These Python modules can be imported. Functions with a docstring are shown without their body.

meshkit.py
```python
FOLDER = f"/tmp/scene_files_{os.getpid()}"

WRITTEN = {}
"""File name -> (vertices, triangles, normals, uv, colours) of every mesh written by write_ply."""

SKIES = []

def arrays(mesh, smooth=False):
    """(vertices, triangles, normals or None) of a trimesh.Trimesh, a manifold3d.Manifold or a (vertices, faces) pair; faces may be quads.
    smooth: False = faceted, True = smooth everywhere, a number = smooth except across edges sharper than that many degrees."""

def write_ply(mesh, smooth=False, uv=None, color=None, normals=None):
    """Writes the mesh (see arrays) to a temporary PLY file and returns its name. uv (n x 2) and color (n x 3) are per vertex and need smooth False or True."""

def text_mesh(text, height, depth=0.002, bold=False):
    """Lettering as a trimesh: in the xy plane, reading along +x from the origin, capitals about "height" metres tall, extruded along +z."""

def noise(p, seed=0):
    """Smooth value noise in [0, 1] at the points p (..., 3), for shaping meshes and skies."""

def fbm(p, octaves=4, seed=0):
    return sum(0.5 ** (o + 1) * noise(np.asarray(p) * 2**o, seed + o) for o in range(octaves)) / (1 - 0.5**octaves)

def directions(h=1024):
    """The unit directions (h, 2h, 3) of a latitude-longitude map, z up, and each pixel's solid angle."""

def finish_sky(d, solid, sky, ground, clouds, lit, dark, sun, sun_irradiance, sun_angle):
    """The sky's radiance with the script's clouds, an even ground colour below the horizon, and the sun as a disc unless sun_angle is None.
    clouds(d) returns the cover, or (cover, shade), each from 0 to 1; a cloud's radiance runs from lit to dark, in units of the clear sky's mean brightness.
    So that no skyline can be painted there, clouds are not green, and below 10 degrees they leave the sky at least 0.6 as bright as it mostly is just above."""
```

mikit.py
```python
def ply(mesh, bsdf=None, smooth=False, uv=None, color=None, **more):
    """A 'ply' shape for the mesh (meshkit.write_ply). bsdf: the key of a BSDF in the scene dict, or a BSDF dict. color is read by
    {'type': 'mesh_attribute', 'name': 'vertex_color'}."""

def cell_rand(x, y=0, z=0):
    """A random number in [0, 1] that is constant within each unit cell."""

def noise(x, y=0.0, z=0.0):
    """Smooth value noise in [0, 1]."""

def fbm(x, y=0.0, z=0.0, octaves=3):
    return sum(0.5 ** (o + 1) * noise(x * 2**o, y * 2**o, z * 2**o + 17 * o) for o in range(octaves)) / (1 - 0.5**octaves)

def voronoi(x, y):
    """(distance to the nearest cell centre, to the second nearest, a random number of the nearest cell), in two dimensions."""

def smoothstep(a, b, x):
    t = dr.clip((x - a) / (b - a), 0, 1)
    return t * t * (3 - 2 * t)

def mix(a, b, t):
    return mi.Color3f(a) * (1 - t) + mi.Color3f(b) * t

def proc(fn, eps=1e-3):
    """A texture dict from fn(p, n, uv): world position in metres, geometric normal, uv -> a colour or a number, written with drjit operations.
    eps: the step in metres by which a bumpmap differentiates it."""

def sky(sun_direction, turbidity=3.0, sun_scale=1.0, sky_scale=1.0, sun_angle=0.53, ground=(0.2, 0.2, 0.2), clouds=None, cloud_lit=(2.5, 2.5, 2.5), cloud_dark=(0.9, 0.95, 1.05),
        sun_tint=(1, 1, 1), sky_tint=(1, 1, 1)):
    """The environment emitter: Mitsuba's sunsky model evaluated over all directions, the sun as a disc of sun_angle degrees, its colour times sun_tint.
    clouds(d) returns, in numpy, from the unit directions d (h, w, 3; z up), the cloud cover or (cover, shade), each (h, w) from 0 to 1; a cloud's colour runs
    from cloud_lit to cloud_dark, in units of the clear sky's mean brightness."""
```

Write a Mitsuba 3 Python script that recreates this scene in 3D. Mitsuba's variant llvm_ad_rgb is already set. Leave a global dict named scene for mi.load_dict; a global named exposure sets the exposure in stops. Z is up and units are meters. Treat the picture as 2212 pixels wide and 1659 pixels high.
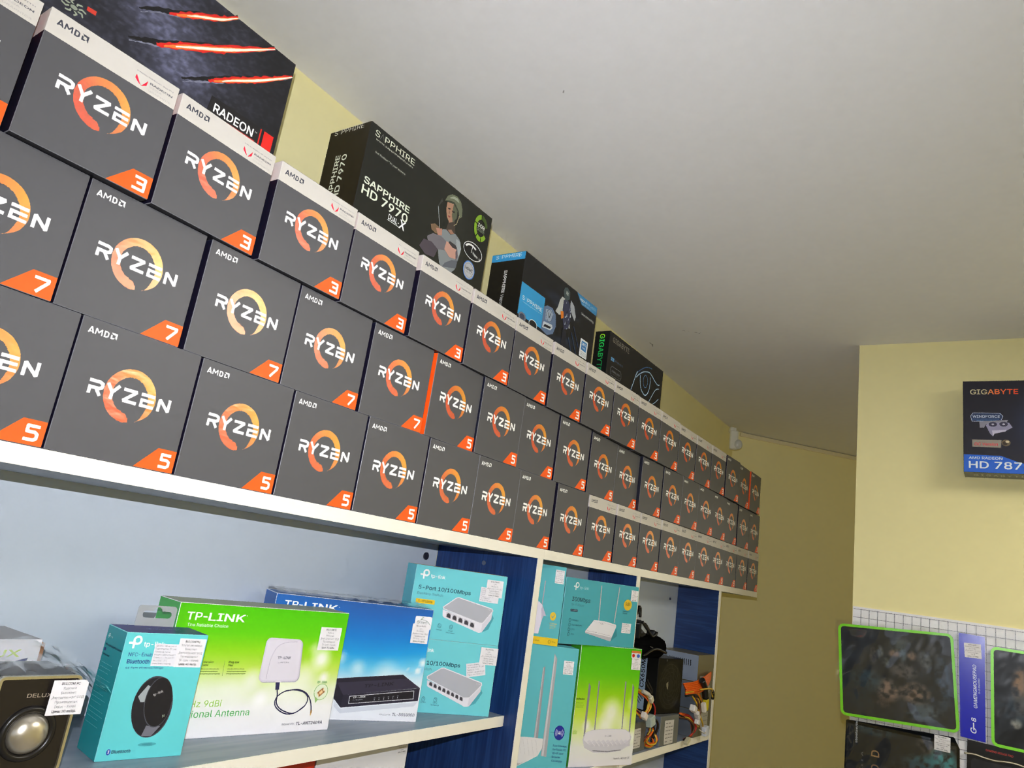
import math, random
import numpy as np, trimesh, mitsuba as mi, drjit as dr
import mikit, meshkit
from shapely import affinity
from shapely.geometry import Polygon, LineString, Point, box as rect
from shapely.ops import unary_union

T = mi.ScalarTransform4f
scene, labels = {}, {}
random.seed(7)
RNG = np.random.default_rng(7)

# ------------------------------------------------------------------ camera, lights, exposure
EYE = np.array([0.0, -0.7522, -0.04637])
RIGHT = np.array([0.54326, -0.82741, 0.14232])
DOWN = np.array([0.28188, 0.02008, -0.95924])
FWD = np.array([0.79083, 0.56124, 0.24414])
m = np.eye(4)
m[:3, 0], m[:3, 1], m[:3, 2], m[:3, 3] = -RIGHT, -DOWN, FWD, EYE
scene['camera'] = {'type': 'perspective', 'fov': math.degrees(2 * math.atan(1106 / 1572.25)), 'fov_axis': 'x',
                   'near_clip': 0.02, 'far_clip': 50.0, 'to_world': T(m)}
exposure = 0.0
FLASH = 4.7            # the little flash on top of the camera, 65 mm above its lens
LAMP = 17.0             # the ceiling light panels
WINDOW = 0.5           # daylight through the shop windows
fp = EYE - 0.065 * DOWN
m = np.eye(4)
m[:3, 0], m[:3, 1], m[:3, 2], m[:3, 3] = -RIGHT, -DOWN, FWD, fp
scene['camera_flash'] = {'type': 'spot', 'to_world': T(m), 'cutoff_angle': 66.0, 'beam_width': 12.0,
                         'intensity': {'type': 'rgb', 'value': [FLASH * 0.96, FLASH * 0.98, FLASH * 1.05]}}


# ------------------------------------------------------------------ helpers
def lin(c):
    c = np.asarray(c, float)[..., :3] / 255.0
    return np.where(c <= 0.04045, c / 12.92, ((c + 0.055) / 1.055) ** 2.4)


def numbered(name):
    taken = lambda k: k in scene or k in labels or any(x.startswith(k + '__') for x in scene)
    if not taken(name):
        return name
    i = 1
    while taken(f'{name}_{i:03d}'):
        i += 1
    return f'{name}_{i:03d}'


def thing(name, label, category, group=None):
    key = numbered(name)
    labels[key] = {'label': label, 'category': category}
    if group:
        labels[key]['group'] = group
    return key


def part(parent, name, shape, label=None):
    key = numbered(f'{parent}__{name}')
    scene[key] = shape
    if label:
        labels[key] = {'label': label}
    return key


def struct(name, shape=None, label=None):
    if shape is not None:
        scene[name] = shape
    labels[name] = {'kind': 'structure', 'label': label or name}
    return name


VC = {'type': 'mesh_attribute', 'name': 'vertex_color'}


def bsdf(name, d, two=True):
    scene[name] = {'type': 'twosided', 'bsdf': d} if two else d


bsdf('print_satin', {'type': 'principled', 'base_color': VC, 'roughness': 0.42, 'specular': 0.45})
bsdf('print_gloss', {'type': 'principled', 'base_color': VC, 'roughness': 0.2, 'specular': 0.5})
bsdf('paper', {'type': 'diffuse', 'reflectance': VC})
bsdf('plastic', {'type': 'principled', 'base_color': VC, 'roughness': 0.3, 'specular': 0.5})
bsdf('steel', {'type': 'principled', 'base_color': VC, 'roughness': 0.38, 'metallic': 0.55, 'specular': 0.5})
bsdf('silver', {'type': 'principled', 'base_color': VC, 'roughness': 0.28, 'metallic': 0.9})
bsdf('foil', {'type': 'bumpmap', 'arbitrary': mikit.proc(lambda p, n, uv: 0.0003 * mikit.fbm(p.x * 90, p.y * 90, p.z * 240, 2)), 'scale': 1.0,
              'bsdf': {'type': 'blendbsdf', 'weight': 0.38, 'first': {'type': 'diffuse', 'reflectance': VC},
                       'second': {'type': 'roughconductor', 'alpha': 0.11, 'distribution': 'ggx', 'material': 'none', 'specular_reflectance': {'type': 'rgb', 'value': [1.0, 0.8, 0.6]}}}})
bsdf('film', {'type': 'thindielectric', 'int_ior': 1.38}, two=False)
bsdf('tab_plastic', {'type': 'principledthin', 'base_color': {'type': 'rgb', 'value': [0.8, 0.82, 0.84]}, 'roughness': 0.35, 'spec_trans': 0.45, 'diff_trans': 0.7, 'eta': 1.45}, two=False)
bsdf('sleeve', {'type': 'bumpmap', 'arbitrary': mikit.proc(lambda p, n, uv: 0.003 * mikit.fbm(p.y * 22 + p.z * 9, p.z * 14, 3.0, 3)), 'scale': 1.0,
                'bsdf': {'type': 'principled', 'base_color': VC, 'roughness': 0.6, 'specular': 0.2, 'clearcoat': 0.7, 'clearcoat_gloss': 0.95}})


def fill(mesh, color):
    """Per-vertex colours for a mesh: one sRGB colour."""
    return np.tile(lin(color), (len(mesh.vertices), 1))


def solid(mesh, mat, color, smooth=False):
    if isinstance(mesh, (list, tuple)):
        mesh = trimesh.util.concatenate(list(mesh))
    if smooth not in (False, True):                      # an angle: split the mesh first, so that colours fit the vertices
        v, f, n = meshkit.arrays(mesh, smooth)
        path = meshkit.write_ply((v, f), False, None, np.tile(lin(color), (len(v), 1)), normals=n)
        return {'type': 'ply', 'filename': path, 'face_normals': False, 'bsdf': {'type': 'ref', 'id': mat}}
    return mikit.ply(mesh, mat, smooth, color=fill(mesh, color))


def coloured(v, f, c, mat):
    return mikit.ply((np.asarray(v, float), np.asarray(f, int)), mat, False, color=np.asarray(c, float))


def carton(w, d, h, colors, c=0.0007, edge=None):
    """A chamfered box: x 0..w, y 0..d (front at y=0), z 0..h. colors: front left right back top bottom. Returns (v, f, linear colours)."""
    lo, hi = np.zeros(3), np.array([w, d, h])
    V, F, C = [], [], []

    def poly(pts, col, out):
        pts = [np.asarray(p, float) for p in pts]
        n = np.cross(pts[1] - pts[0], pts[2] - pts[0])
        if n @ out < 0:
            pts = pts[::-1]
        i = len(V)
        V.extend(pts)
        C.extend([lin(col)] * len(pts))
        for k in range(1, len(pts) - 1):
            F.append([i, i + k, i + k + 1])

    def corner(s, ax):            # the chamfered corner s (0/1 per axis) on the face of axis ax
        p = np.where(np.array(s) == 1, hi - c, lo + c)
        p[ax] = hi[ax] if s[ax] else lo[ax]
        return p
    names = {(1, 0): 'front', (1, 1): 'back', (0, 0): 'left', (0, 1): 'right', (2, 1): 'top', (2, 0): 'bottom'}
    for (ax, sd), nm in names.items():
        o = [a for a in range(3) if a != ax]
        q = []
        for a, b in ((0, 0), (1, 0), (1, 1), (0, 1)):
            s = [0, 0, 0]
            s[ax], s[o[0]], s[o[1]] = sd, a, b
            q.append(corner(s, ax))
        out = np.zeros(3)
        out[ax] = 1 if sd else -1
        poly(q, colors[nm], out)
    ec = edge or colors['front']
    for ax in range(3):
        o = [a for a in range(3) if a != ax]
        for a in (0, 1):
            for b in (0, 1):
                q = []
                for t, axis in ((0, o[0]), (1, o[0]), (1, o[1]), (0, o[1])):
                    s = [0, 0, 0]
                    s[ax], s[o[0]], s[o[1]] = t, a, b
                    q.append(corner(s, axis))
                out = np.zeros(3)
                out[o[0]], out[o[1]] = 2 * a - 1, 2 * b - 1
                poly(q, ec, out)
    for s in np.ndindex(2, 2, 2):
        poly([corner(list(s), a) for a in range(3)], ec, 2.0 * np.array(s) - 1)
    return np.array(V), np.array(F), np.array(C)


def pose(x, y, z, yaw=0.0, roll=0.0):
    t = T().translate([float(x), float(y), float(z)]).rotate([0, 0, 1], float(yaw))
    return t.rotate([1, 0, 0], float(roll)) if roll else t


def rounded(w, h, r, n=6):
    return rect(r, r, w - r, h - r).buffer(r, quad_segs=n)


def stroke(pts, width, cap='flat', join='mitre'):
    return LineString(pts).buffer(width / 2, cap_style=cap, join_style=join, mitre_limit=3)


def spline(pts, n=24):
    """Catmull-Rom curve through the points."""
    p = np.asarray(pts, float)
    p = np.vstack([2 * p[0] - p[1], p, 2 * p[-1] - p[-2]])
    out = []
    for i in range(1, len(p) - 2):
        for t in np.linspace(0, 1, n, endpoint=False):
            a, b, c, d = p[i - 1], p[i], p[i + 1], p[i + 2]
            out.append(0.5 * (2 * b + (c - a) * t + (2 * a - 5 * b + 4 * c - d) * t * t + (3 * b - a - 3 * c + d) * t ** 3))
    out.append(p[-2])
    return np.array(out)


def tube(pts, r, sides=6, closed_ends=True):
    p = np.asarray(pts, float)
    t = np.gradient(p, axis=0)
    t /= np.linalg.norm(t, axis=1, keepdims=True) + 1e-12
    n = np.cross(t[0], [0.3, 0.2, 0.93])
    n /= np.linalg.norm(n) + 1e-12
    V = []
    rr = np.broadcast_to(r, len(p))
    for i in range(len(p)):
        n = n - t[i] * (n @ t[i])
        n /= np.linalg.norm(n) + 1e-12
        b = np.cross(t[i], n)
        for k in range(sides):
            a = 2 * math.pi * k / sides
            V.append(p[i] + rr[i] * (math.cos(a) * n + math.sin(a) * b))
    F = []
    for i in range(len(p) - 1):
        for k in range(sides):
            a, b = i * sides + k, i * sides + (k + 1) % sides
            F += [[a, b, b + sides], [a, b + sides, a + sides]]
    if closed_ends:
        for base, rev in ((0, True), ((len(p) - 1) * sides, False)):
            for k in range(1, sides - 1):
                F.append([base, base + k + 1, base + k] if rev else [base, base + k, base + k + 1])
    return trimesh.Trimesh(np.array(V), np.array(F), process=False)


def rbox(w, d, h, r=0.004, seg=2):
    """A rounded solid box centred in x and y, z 0..h."""
    import manifold3d as m3
    s = m3.Manifold.sphere(r, 8 + 4 * seg)
    m_ = m3.Manifold.batch_hull([s.translate([x, y, z]) for x in (r - w / 2, w / 2 - r) for y in (r - d / 2, d / 2 - r) for z in (r, h - r)])
    k = m_.to_mesh()
    return trimesh.Trimesh(k.vert_properties[:, :3], k.tri_verts, process=False)


_TEXT = {}


def glyphs(text, bold=False):
    """Flat lettering with capitals of height 1: (vertices 2D, faces, width)."""
    if (text, bold) not in _TEXT:
        g = meshkit.text_mesh(text, 1.0, 0.1, bold)
        v, f = np.array(g.vertices), np.array(g.faces)
        f = f[(v[f][:, :, 2] > 0.05).all(1)]
        used, inv = np.unique(f, return_inverse=True)
        v = v[used][:, :2]
        v[:, 0] -= v[:, 0].min()
        _TEXT[text, bold] = v, inv.reshape(-1, 3), v[:, 0].max()
    return _TEXT[text, bold]


def triangulate(shape):
    """Flat triangles of a shapely (multi)polygon."""
    V, F, at = [], [], 0
    for g in getattr(shape, 'geoms', [shape]):
        if g.is_empty or g.area < 1e-9 or not hasattr(g, 'exterior'):
            continue
        v, f = trimesh.creation.triangulate_polygon(g, engine='earcut')
        V.append(np.asarray(v)[:, :2])
        F.append(np.asarray(f) + at)
        at += len(v)
    return (np.vstack(V), np.vstack(F)) if V else (np.zeros((0, 2)), np.zeros((0, 3), int))


class Face:
    """One face of a thing, u to the right and v up in millimetres; the print on it is laid on in layers 20 microns apart."""

    def __init__(s, O, U, V=(0, 0, 1), start=0.00012):
        s.O, s.U, s.V = np.asarray(O, float), np.asarray(U, float), np.asarray(V, float)
        s.N = np.cross(s.U, s.V)
        s.z, s.buf = start, []

    def add(s, v, f, color):
        v = np.asarray(v, float)
        if not len(f):
            return s
        e = v[f]
        flip = np.cross(e[:, 1] - e[:, 0], e[:, 2] - e[:, 0]) < 0
        f = np.where(flip[:, None], f[:, ::-1], f)
        c = np.asarray(color(v) if callable(color) else color, float)
        c = lin(c if c.ndim == 2 else np.tile(c, (len(v), 1)))
        s.buf.append((v, f, c, s.z))
        s.z += 0.00002
        return s

    def poly(s, shape, color):
        if not hasattr(shape, 'geom_type'):
            shape = Polygon(shape).buffer(0)
        return s.add(*triangulate(shape), color)

    def line(s, pts, width, color, cap='round'):
        return s.poly(LineString(pts).buffer(width / 2, cap_style=cap, quad_segs=3), color)

    def disc(s, x, y, rx, ry, color, n=40):
        a = np.linspace(0, 2 * np.pi, n, endpoint=False)
        return s.poly(Polygon(np.c_[x + rx * np.cos(a), y + ry * np.sin(a)]), color)

    def ring(s, x, y, rx, ry, t, color, n=40):
        a = np.linspace(0, 2 * np.pi, n, endpoint=False)
        o, i = Polygon(np.c_[x + rx * np.cos(a), y + ry * np.sin(a)]), Polygon(np.c_[x + (rx - t) * np.cos(a), y + (ry - t) * np.sin(a)])
        return s.poly(o.difference(i), color)

    def text(s, text, x, y, h, color, width=None, bold=False, rot=0, shear=0, align='l'):
        v, f, w = glyphs(text, bold)
        k = (width / w) if width else h
        q = np.c_[v[:, 0] * k + v[:, 1] * h * shear, v[:, 1] * h]
        q[:, 0] -= {'l': 0, 'c': w * k / 2, 'r': w * k}[align]
        a = math.radians(rot)
        q = q @ np.array([[math.cos(a), math.sin(a)], [-math.sin(a), math.cos(a)]])
        return s.add(q + [x, y], f, color)

    def grid(s, x0, y0, x1, y1, nx, ny, color):
        x, y = np.meshgrid(np.linspace(x0, x1, nx + 1), np.linspace(y0, y1, ny + 1))
        v = np.c_[x.ravel(), y.ravel()]
        i = (np.arange(ny)[:, None] * (nx + 1) + np.arange(nx)).ravel()
        f = np.vstack([np.c_[i, i + 1, i + nx + 2], np.c_[i, i + nx + 2, i + nx + 1]])
        return s.add(v, f, color)

    def place(s, v, z):
        return s.O + (v[:, :1] * s.U + v[:, 1:2] * s.V) / 1000 + s.N * z

    def emit(s, parent, name, mat='print_satin', label=None):
        if name.endswith('lettering') and len(s.buf) > 1:      # words and marks that stand apart are parts of their own
            items, groups = s.buf, []
            for it in items:
                lo, hi = it[0].min(0) - 4, it[0].max(0) + 4
                near = [g for g in groups if (g[1] > lo).all() and (g[0] < hi).all()]
                new = [np.min([lo] + [g[0] for g in near], 0), np.max([hi] + [g[1] for g in near], 0), sum((g[2] for g in near), []) + [it]]
                groups = [g for g in groups if not any(g is n_ for n_ in near)] + [new]
            for g in groups:
                s.buf = sorted(g[2], key=lambda it: it[3])
                k = s._emit(parent, name, mat, label)
            return k
        return s._emit(parent, name, mat, label)

    def _emit(s, parent, name, mat, label):
        V, F, C, at = [], [], [], 0
        for v, f, c, z in s.buf:
            V.append(s.place(v, z))
            F.append(f + at)
            C.append(c)
            at += len(v)
        s.buf = []
        return part(parent, name, coloured(np.vstack(V), np.vstack(F), np.vstack(C), mat), label)


def front_face(x, y, z, yaw, start=0.00012):
    c, sn = math.cos(math.radians(yaw)), math.sin(math.radians(yaw))
    return Face([x, y, z], [c, sn, 0], start=start)


def left_face(x, y, z, yaw, d):
    c, sn = math.cos(math.radians(yaw)), math.sin(math.radians(yaw))
    return Face([x - sn * d, y + c * d, z], [sn, -c, 0])


INK = (40, 40, 52)
TAG = [['BULCOM PC', 1.05, True], None, ['Вносител:', 1, False], ['„Виртуален мол“ ООД', 0.85, False], ['Производител:', 1, False], None, None]


def price_tag(face, parent, x, y, w, h, what, maker, price, rot=0.0, cut=False):
    """A shop's paper price tag with seven lines of print, its lower left corner at x, y."""
    a = math.radians(rot)
    R = np.array([[math.cos(a), math.sin(a)], [-math.sin(a), math.cos(a)]])
    q = np.array([[0, 0], [w, 0], [w, h - (3 if cut else 0)], [w - (3 if cut else 0), h], [0, h]], float) @ R + [x, y]
    z0 = face.z
    face.z += 0.0002
    k = face.poly(q, (236, 234, 238)).emit(parent, 'price_tag', 'paper', 'white paper price tag')
    lines = [('BULCOM PC', True), (what, False), ('Вносител:', False), ('„Виртуален мол“ ООД', False), ('Производител:', False), (maker, False), (price, True)]
    step = h / 7.6
    for i, (t, b) in enumerate(lines):
        wid = min(glyphs(t, b)[2] * step * 0.52, w * 0.9)
        p = np.array([w / 2, h - step * (i + 1.05)]) @ R + [x, y]
        face.text(t, p[0], p[1], step * 0.56, INK if b else (75, 75, 90), wid, b, rot, 0, 'c')
    face.emit(k, 'print', 'paper')
    return k


def note_tag(face, parent, x, y, w, h, lines, rot=0.0):
    a = math.radians(rot)
    R = np.array([[math.cos(a), math.sin(a)], [-math.sin(a), math.cos(a)]])
    face.z += 0.0001
    k = face.poly(np.array([[0, 0], [w, 0], [w, h], [0, h]], float) @ R + [x, y], (232, 231, 238)).emit(parent, 'paper_label', 'paper', 'white paper importer label')
    step = h / (len(lines) + 0.6)
    for i, t in enumerate(lines):
        p = np.array([w * 0.05, h - step * (i + 0.95)]) @ R + [x, y]
        face.text(t, p[0], p[1], step * 0.5, (80, 80, 95), min(glyphs(t)[2] * step * 0.5, w * 0.9), False, rot)
    face.emit(k, 'print', 'paper')


IMPORTER = ['Артикул: Мрежов к-т', 'Производител: TP-Link', 'Произход: Китай', 'Вносител: Виртуален мол', 'София, ж.к. Люлин 10', 'тел. 0700 2772', 'www.virtualnimol.bg']
# ------------------------------------------------------------------ the room
def wall_paint(p, n, uv):
    f = mikit.fbm(p.x * 2.3, p.y * 2.3 + 5, p.z * 2.3, 3)
    g = mikit.fbm(p.x * 60, p.y * 60, p.z * 60, 2)
    return mi.Color3f(0.87, 0.80, 0.43) * (0.95 + 0.07 * f + 0.03 * g)


SCUFFS = [((1.955, 0.056), (1.976, 0.022), 0.0028), ((1.976, 0.022), (1.989, 0.004), 0.0022), ((1.985, 0.0), (1.993, 0.008), 0.002), ((2.045, 0.187), (2.062, 0.186), 0.003), ((2.062, 0.186), (2.083, 0.194), 0.003), ((0.872, -0.15), (0.876, -0.147), 0.002)]


def ceiling_paint(p, n, uv):
    f = mikit.fbm(p.x * 3, p.y * 3, 1.0, 3)
    g = mikit.fbm(p.x * 70, p.y * 70, 2.0, 2)
    c = mi.Float(0.95) + 0.05 * f + 0.03 * g
    for a, b, w in SCUFFS:                                   # old scratches in the paint
        dx, dy = b[0] - a[0], b[1] - a[1]
        t = dr.clip(((p.x - a[0]) * dx + (p.y - a[1]) * dy) / (dx * dx + dy * dy), 0, 1)
        d = dr.sqrt(dr.square(p.x - a[0] - t * dx) + dr.square(p.y - a[1] - t * dy))
        c = c * (1 - 0.55 * mikit.smoothstep(w, 0.2 * w, d) * mikit.smoothstep(0.3, 0.6, mikit.noise(p.x * 160, p.y * 160, 4)))
    return mi.Color3f(0.79, 0.79, 0.80) * c


def floor_tile(p, n, uv):
    tx, ty = p.x / 0.33 - dr.floor(p.x / 0.33), p.y / 0.33 - dr.floor(p.y / 0.33)
    j = dr.maximum(dr.abs(tx - 0.5), dr.abs(ty - 0.5))
    c = 0.9 + 0.15 * mikit.fbm(p.x * 9, p.y * 9, 0, 3)
    return mikit.mix(mi.Color3f(0.46, 0.43, 0.40) * c, mi.Color3f(0.25, 0.24, 0.23), mikit.smoothstep(0.49, 0.495, j))


bsdf('wall_paint', {'type': 'diffuse', 'reflectance': mikit.proc(wall_paint)})
bsdf('ceiling_paint', {'type': 'diffuse', 'reflectance': mikit.proc(ceiling_paint)})
bsdf('floor_tile', {'type': 'principled', 'base_color': mikit.proc(floor_tile), 'roughness': 0.35})

FLOOR = -1.55
XL, YF = -2.2, -3.2
XR = 2.157                                   # face of the wall on the right
ceil_z = lambda x: 0.7515 - 0.0195 * x


def hexa(b, t):
    """A solid from four bottom and four top corners (both counter-clockwise from above)."""
    v = np.array(list(b) + list(t), float)
    f = [[0, 2, 1], [0, 3, 2], [4, 5, 6], [4, 6, 7]]
    for k in range(4):
        n = (k + 1) % 4
        f += [[k, n, n + 4], [k, n + 4, k + 4]]
    return trimesh.Trimesh(v, f, process=False)


def block(x0, y0, z0, x1, y1, z1):
    q = [(x0, y0), (x1, y0), (x1, y1), (x0, y1)]
    return hexa([(*p, z0) for p in q], [(*p, z1) for p in q])


def upright(quad, z0=FLOOR - 0.05):
    """A wall standing on a quadrilateral footprint, up to just inside the ceiling."""
    return hexa([(x, y, z0) for x, y in quad], [(x, y, ceil_z(x) + 0.02) for x, y in quad])


FA, FB = np.array([3.176, 0.26]), np.array([5.0, -1.49])          # the oblique far wall
fd = (FB - FA) / np.linalg.norm(FB - FA)
fn = np.array([-fd[1], fd[0]])
WALL = 'wall_paint'
struct('wall_back', mikit.ply(upright([(XL, 0.26), (3.4, 0.26), (3.4, 0.38), (XL, 0.38)]), WALL), 'yellow painted wall behind the shelf unit')
w0, w1 = 1.2, 2.3                                              # the window in the far wall, along it
P = lambda s, o=0.0: tuple(FA + fd * s + fn * o)
far = [upright([P(0), P(w0), P(w0, .12), P(0, .12)][0:1] + [P(w0), P(w0, .12), P(0, .12)]), upright([P(w1), P(2.53), P(2.53, .12), P(w1, .12)])]
for za, zb in ((FLOOR - 0.05, -0.35), (0.55, 0.72)):
    q = [P(w0), P(w1), P(w1, .12), P(w0, .12)]
    far.append(hexa([(*p, za) for p in q], [(*p, zb) for p in q]))
struct('wall_far', mikit.ply(trimesh.util.concatenate(far), WALL), 'yellow wall at the far end of the room, slanting behind the shelf')
struct('wall_right', mikit.ply(upright([(XR, YF), (XR + 0.14, YF), (XR + 0.14, -0.4085), (XR, -0.4085)]), WALL), 'light yellow wall on the right with packages hanging on it')
struct('wall_corridor', mikit.ply(upright([(XR + 0.14, -1.62), (5.1, -1.62), (5.1, -1.49), (XR + 0.14, -1.49)]), WALL), 'wall closing the passage behind the right wall')
# the wall opposite the shelf and the shop front behind the photographer
struct('wall_front', mikit.ply(upright([(XL, YF - 0.12), (XR + 0.14, YF - 0.12), (XR + 0.14, YF), (XL, YF)]), WALL), 'wall opposite the shelf unit')
left = [upright([(XL - .12, YF - .12), (XL, YF - .12), (XL, -2.9), (XL - .12, -2.9)]), upright([(XL - .12, -0.3), (XL, -0.3), (XL, .38), (XL - .12, .38)]),
        block(XL - .12, -2.9, FLOOR - .05, XL, -0.3, -0.75), block(XL - .12, -2.9, 0.5, XL, -0.3, 0.83)]
struct('wall_left', mikit.ply(trimesh.util.concatenate(left), WALL), 'wall with the shop window behind the photographer')
struct('ceiling', mikit.ply(hexa([(XL - .15, YF - .15, ceil_z(XL - .15)), (5.2, YF - .15, ceil_z(5.2)), (5.2, .42, ceil_z(5.2)), (XL - .15, .42, ceil_z(XL - .15))],
                                 [(XL - .15, YF - .15, 1.0), (5.2, YF - .15, 1.0), (5.2, .42, 1.0), (XL - .15, .42, 1.0)]), 'ceiling_paint'), 'low white painted ceiling')
struct('floor', mikit.ply(block(XL - .15, YF - .15, FLOOR - .1, 5.2, .42, FLOOR), 'floor_tile'), 'tiled floor')


def glow(c, k):
    return {'type': 'area', 'radiance': {'type': 'rgb', 'value': [c[0] * k, c[1] * k, c[2] * k]}}


FRAME_WHITE = (225, 225, 222)


def window(name, a, b, z0, z1, inward, depth, mull, k, color, label):
    """Frame, mullions and daylit panes between floor points a and b; inward points into the room."""
    a, b, n = np.array(a), np.array(b), np.array(inward)
    d = (b - a) / np.linalg.norm(b - a)
    L = np.linalg.norm(b - a)
    bar = lambda s0, s1, u0, u1, o0, o1: hexa([(*(a + d * s + n * o), u0) for s, o in ((s0, o0), (s1, o0), (s1, o1), (s0, o1))], [(*(a + d * s + n * o), u1) for s, o in ((s0, o0), (s1, o0), (s1, o1), (s0, o1))])
    t = 0.05
    frame = [bar(0, L, z0, z0 + t, -depth, -depth + .05), bar(0, L, z1 - t, z1, -depth, -depth + .05), bar(0, t, z0 + t, z1 - t, -depth, -depth + .05), bar(L - t, L, z0 + t, z1 - t, -depth, -depth + .05)]
    xs = np.linspace(t, L - t, mull + 1)
    for s in xs[1:-1]:
        frame.append(bar(s - .02, s + .02, z0 + t, z1 - t, -depth, -depth + .05))
    struct(name, solid(frame, 'plastic', FRAME_WHITE), label)
    for s0, s1 in zip(xs[:-1], xs[1:]):
        v = [(*(a + d * s - n * (depth - .012)), u) for s, u in ((s0, z0 + t), (s1, z0 + t), (s1, z1 - t), (s0, z1 - t))]
        f = np.array([[0, 1, 2], [0, 2, 3]])
        nn = np.cross(np.array(v[1]) - v[0], np.array(v[2]) - v[0])
        if nn[:2] @ n < 0:
            f = f[:, ::-1]
        sh = mikit.ply((np.array(v), f), {'type': 'diffuse', 'reflectance': {'type': 'rgb', 'value': 0.3}})
        sh['emitter'] = glow(color, k)
        part(name, 'pane', sh)


window('window_1', (XL, -0.3), (XL, -2.9), -0.75, 0.5, (1, 0), 0.08, 3, WINDOW, (0.86, 0.96, 1.12), 'daylit shop window behind the photographer')
window('window_2', P(w0), P(w1), -0.35, 0.55, tuple(-fn), 0.05, 3, WINDOW * 3, (1.0, 0.98, 0.94), 'small daylit window in the passage behind the right wall')


def ceiling_lamp(x, y, k, label):
    t = thing('ceiling_light', label, 'ceiling light', 'square light panels on the ceiling')
    z = ceil_z(x) - 0.012
    s = 0.30
    fr = [block(x - s, y - s, z - .03, x + s, y - s + .015, z), block(x - s, y + s - .015, z - .03, x + s, y + s, z), block(x - s, y - s + .015, z - .03, x - s + .015, y + s - .015, z), block(x + s - .015, y - s + .015, z - .03, x + s, y + s - .015, z), block(x - s, y - s, z, x + s, y + s, z + .012)]
    part(t, 'frame', solid(fr, 'plastic', FRAME_WHITE))
    s -= 0.016
    v = np.array([(x - s, y - s, z - .026), (x - s, y + s, z - .026), (x + s, y + s, z - .026), (x + s, y - s, z - .026)])
    sh = mikit.ply((v, np.array([[0, 1, 2], [0, 2, 3]])), {'type': 'diffuse', 'reflectance': {'type': 'rgb', 'value': 0.3}})
    sh['emitter'] = glow((1.0, 0.94, 0.82), k)
    part(t, 'diffuser', sh)


ceiling_lamp(1.35, -1.55, LAMP, 'square white light panel on the ceiling in front of the right wall')
ceiling_lamp(-0.7, -1.7, LAMP * 0.08, 'square white light panel on the ceiling near the shop window')

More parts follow.
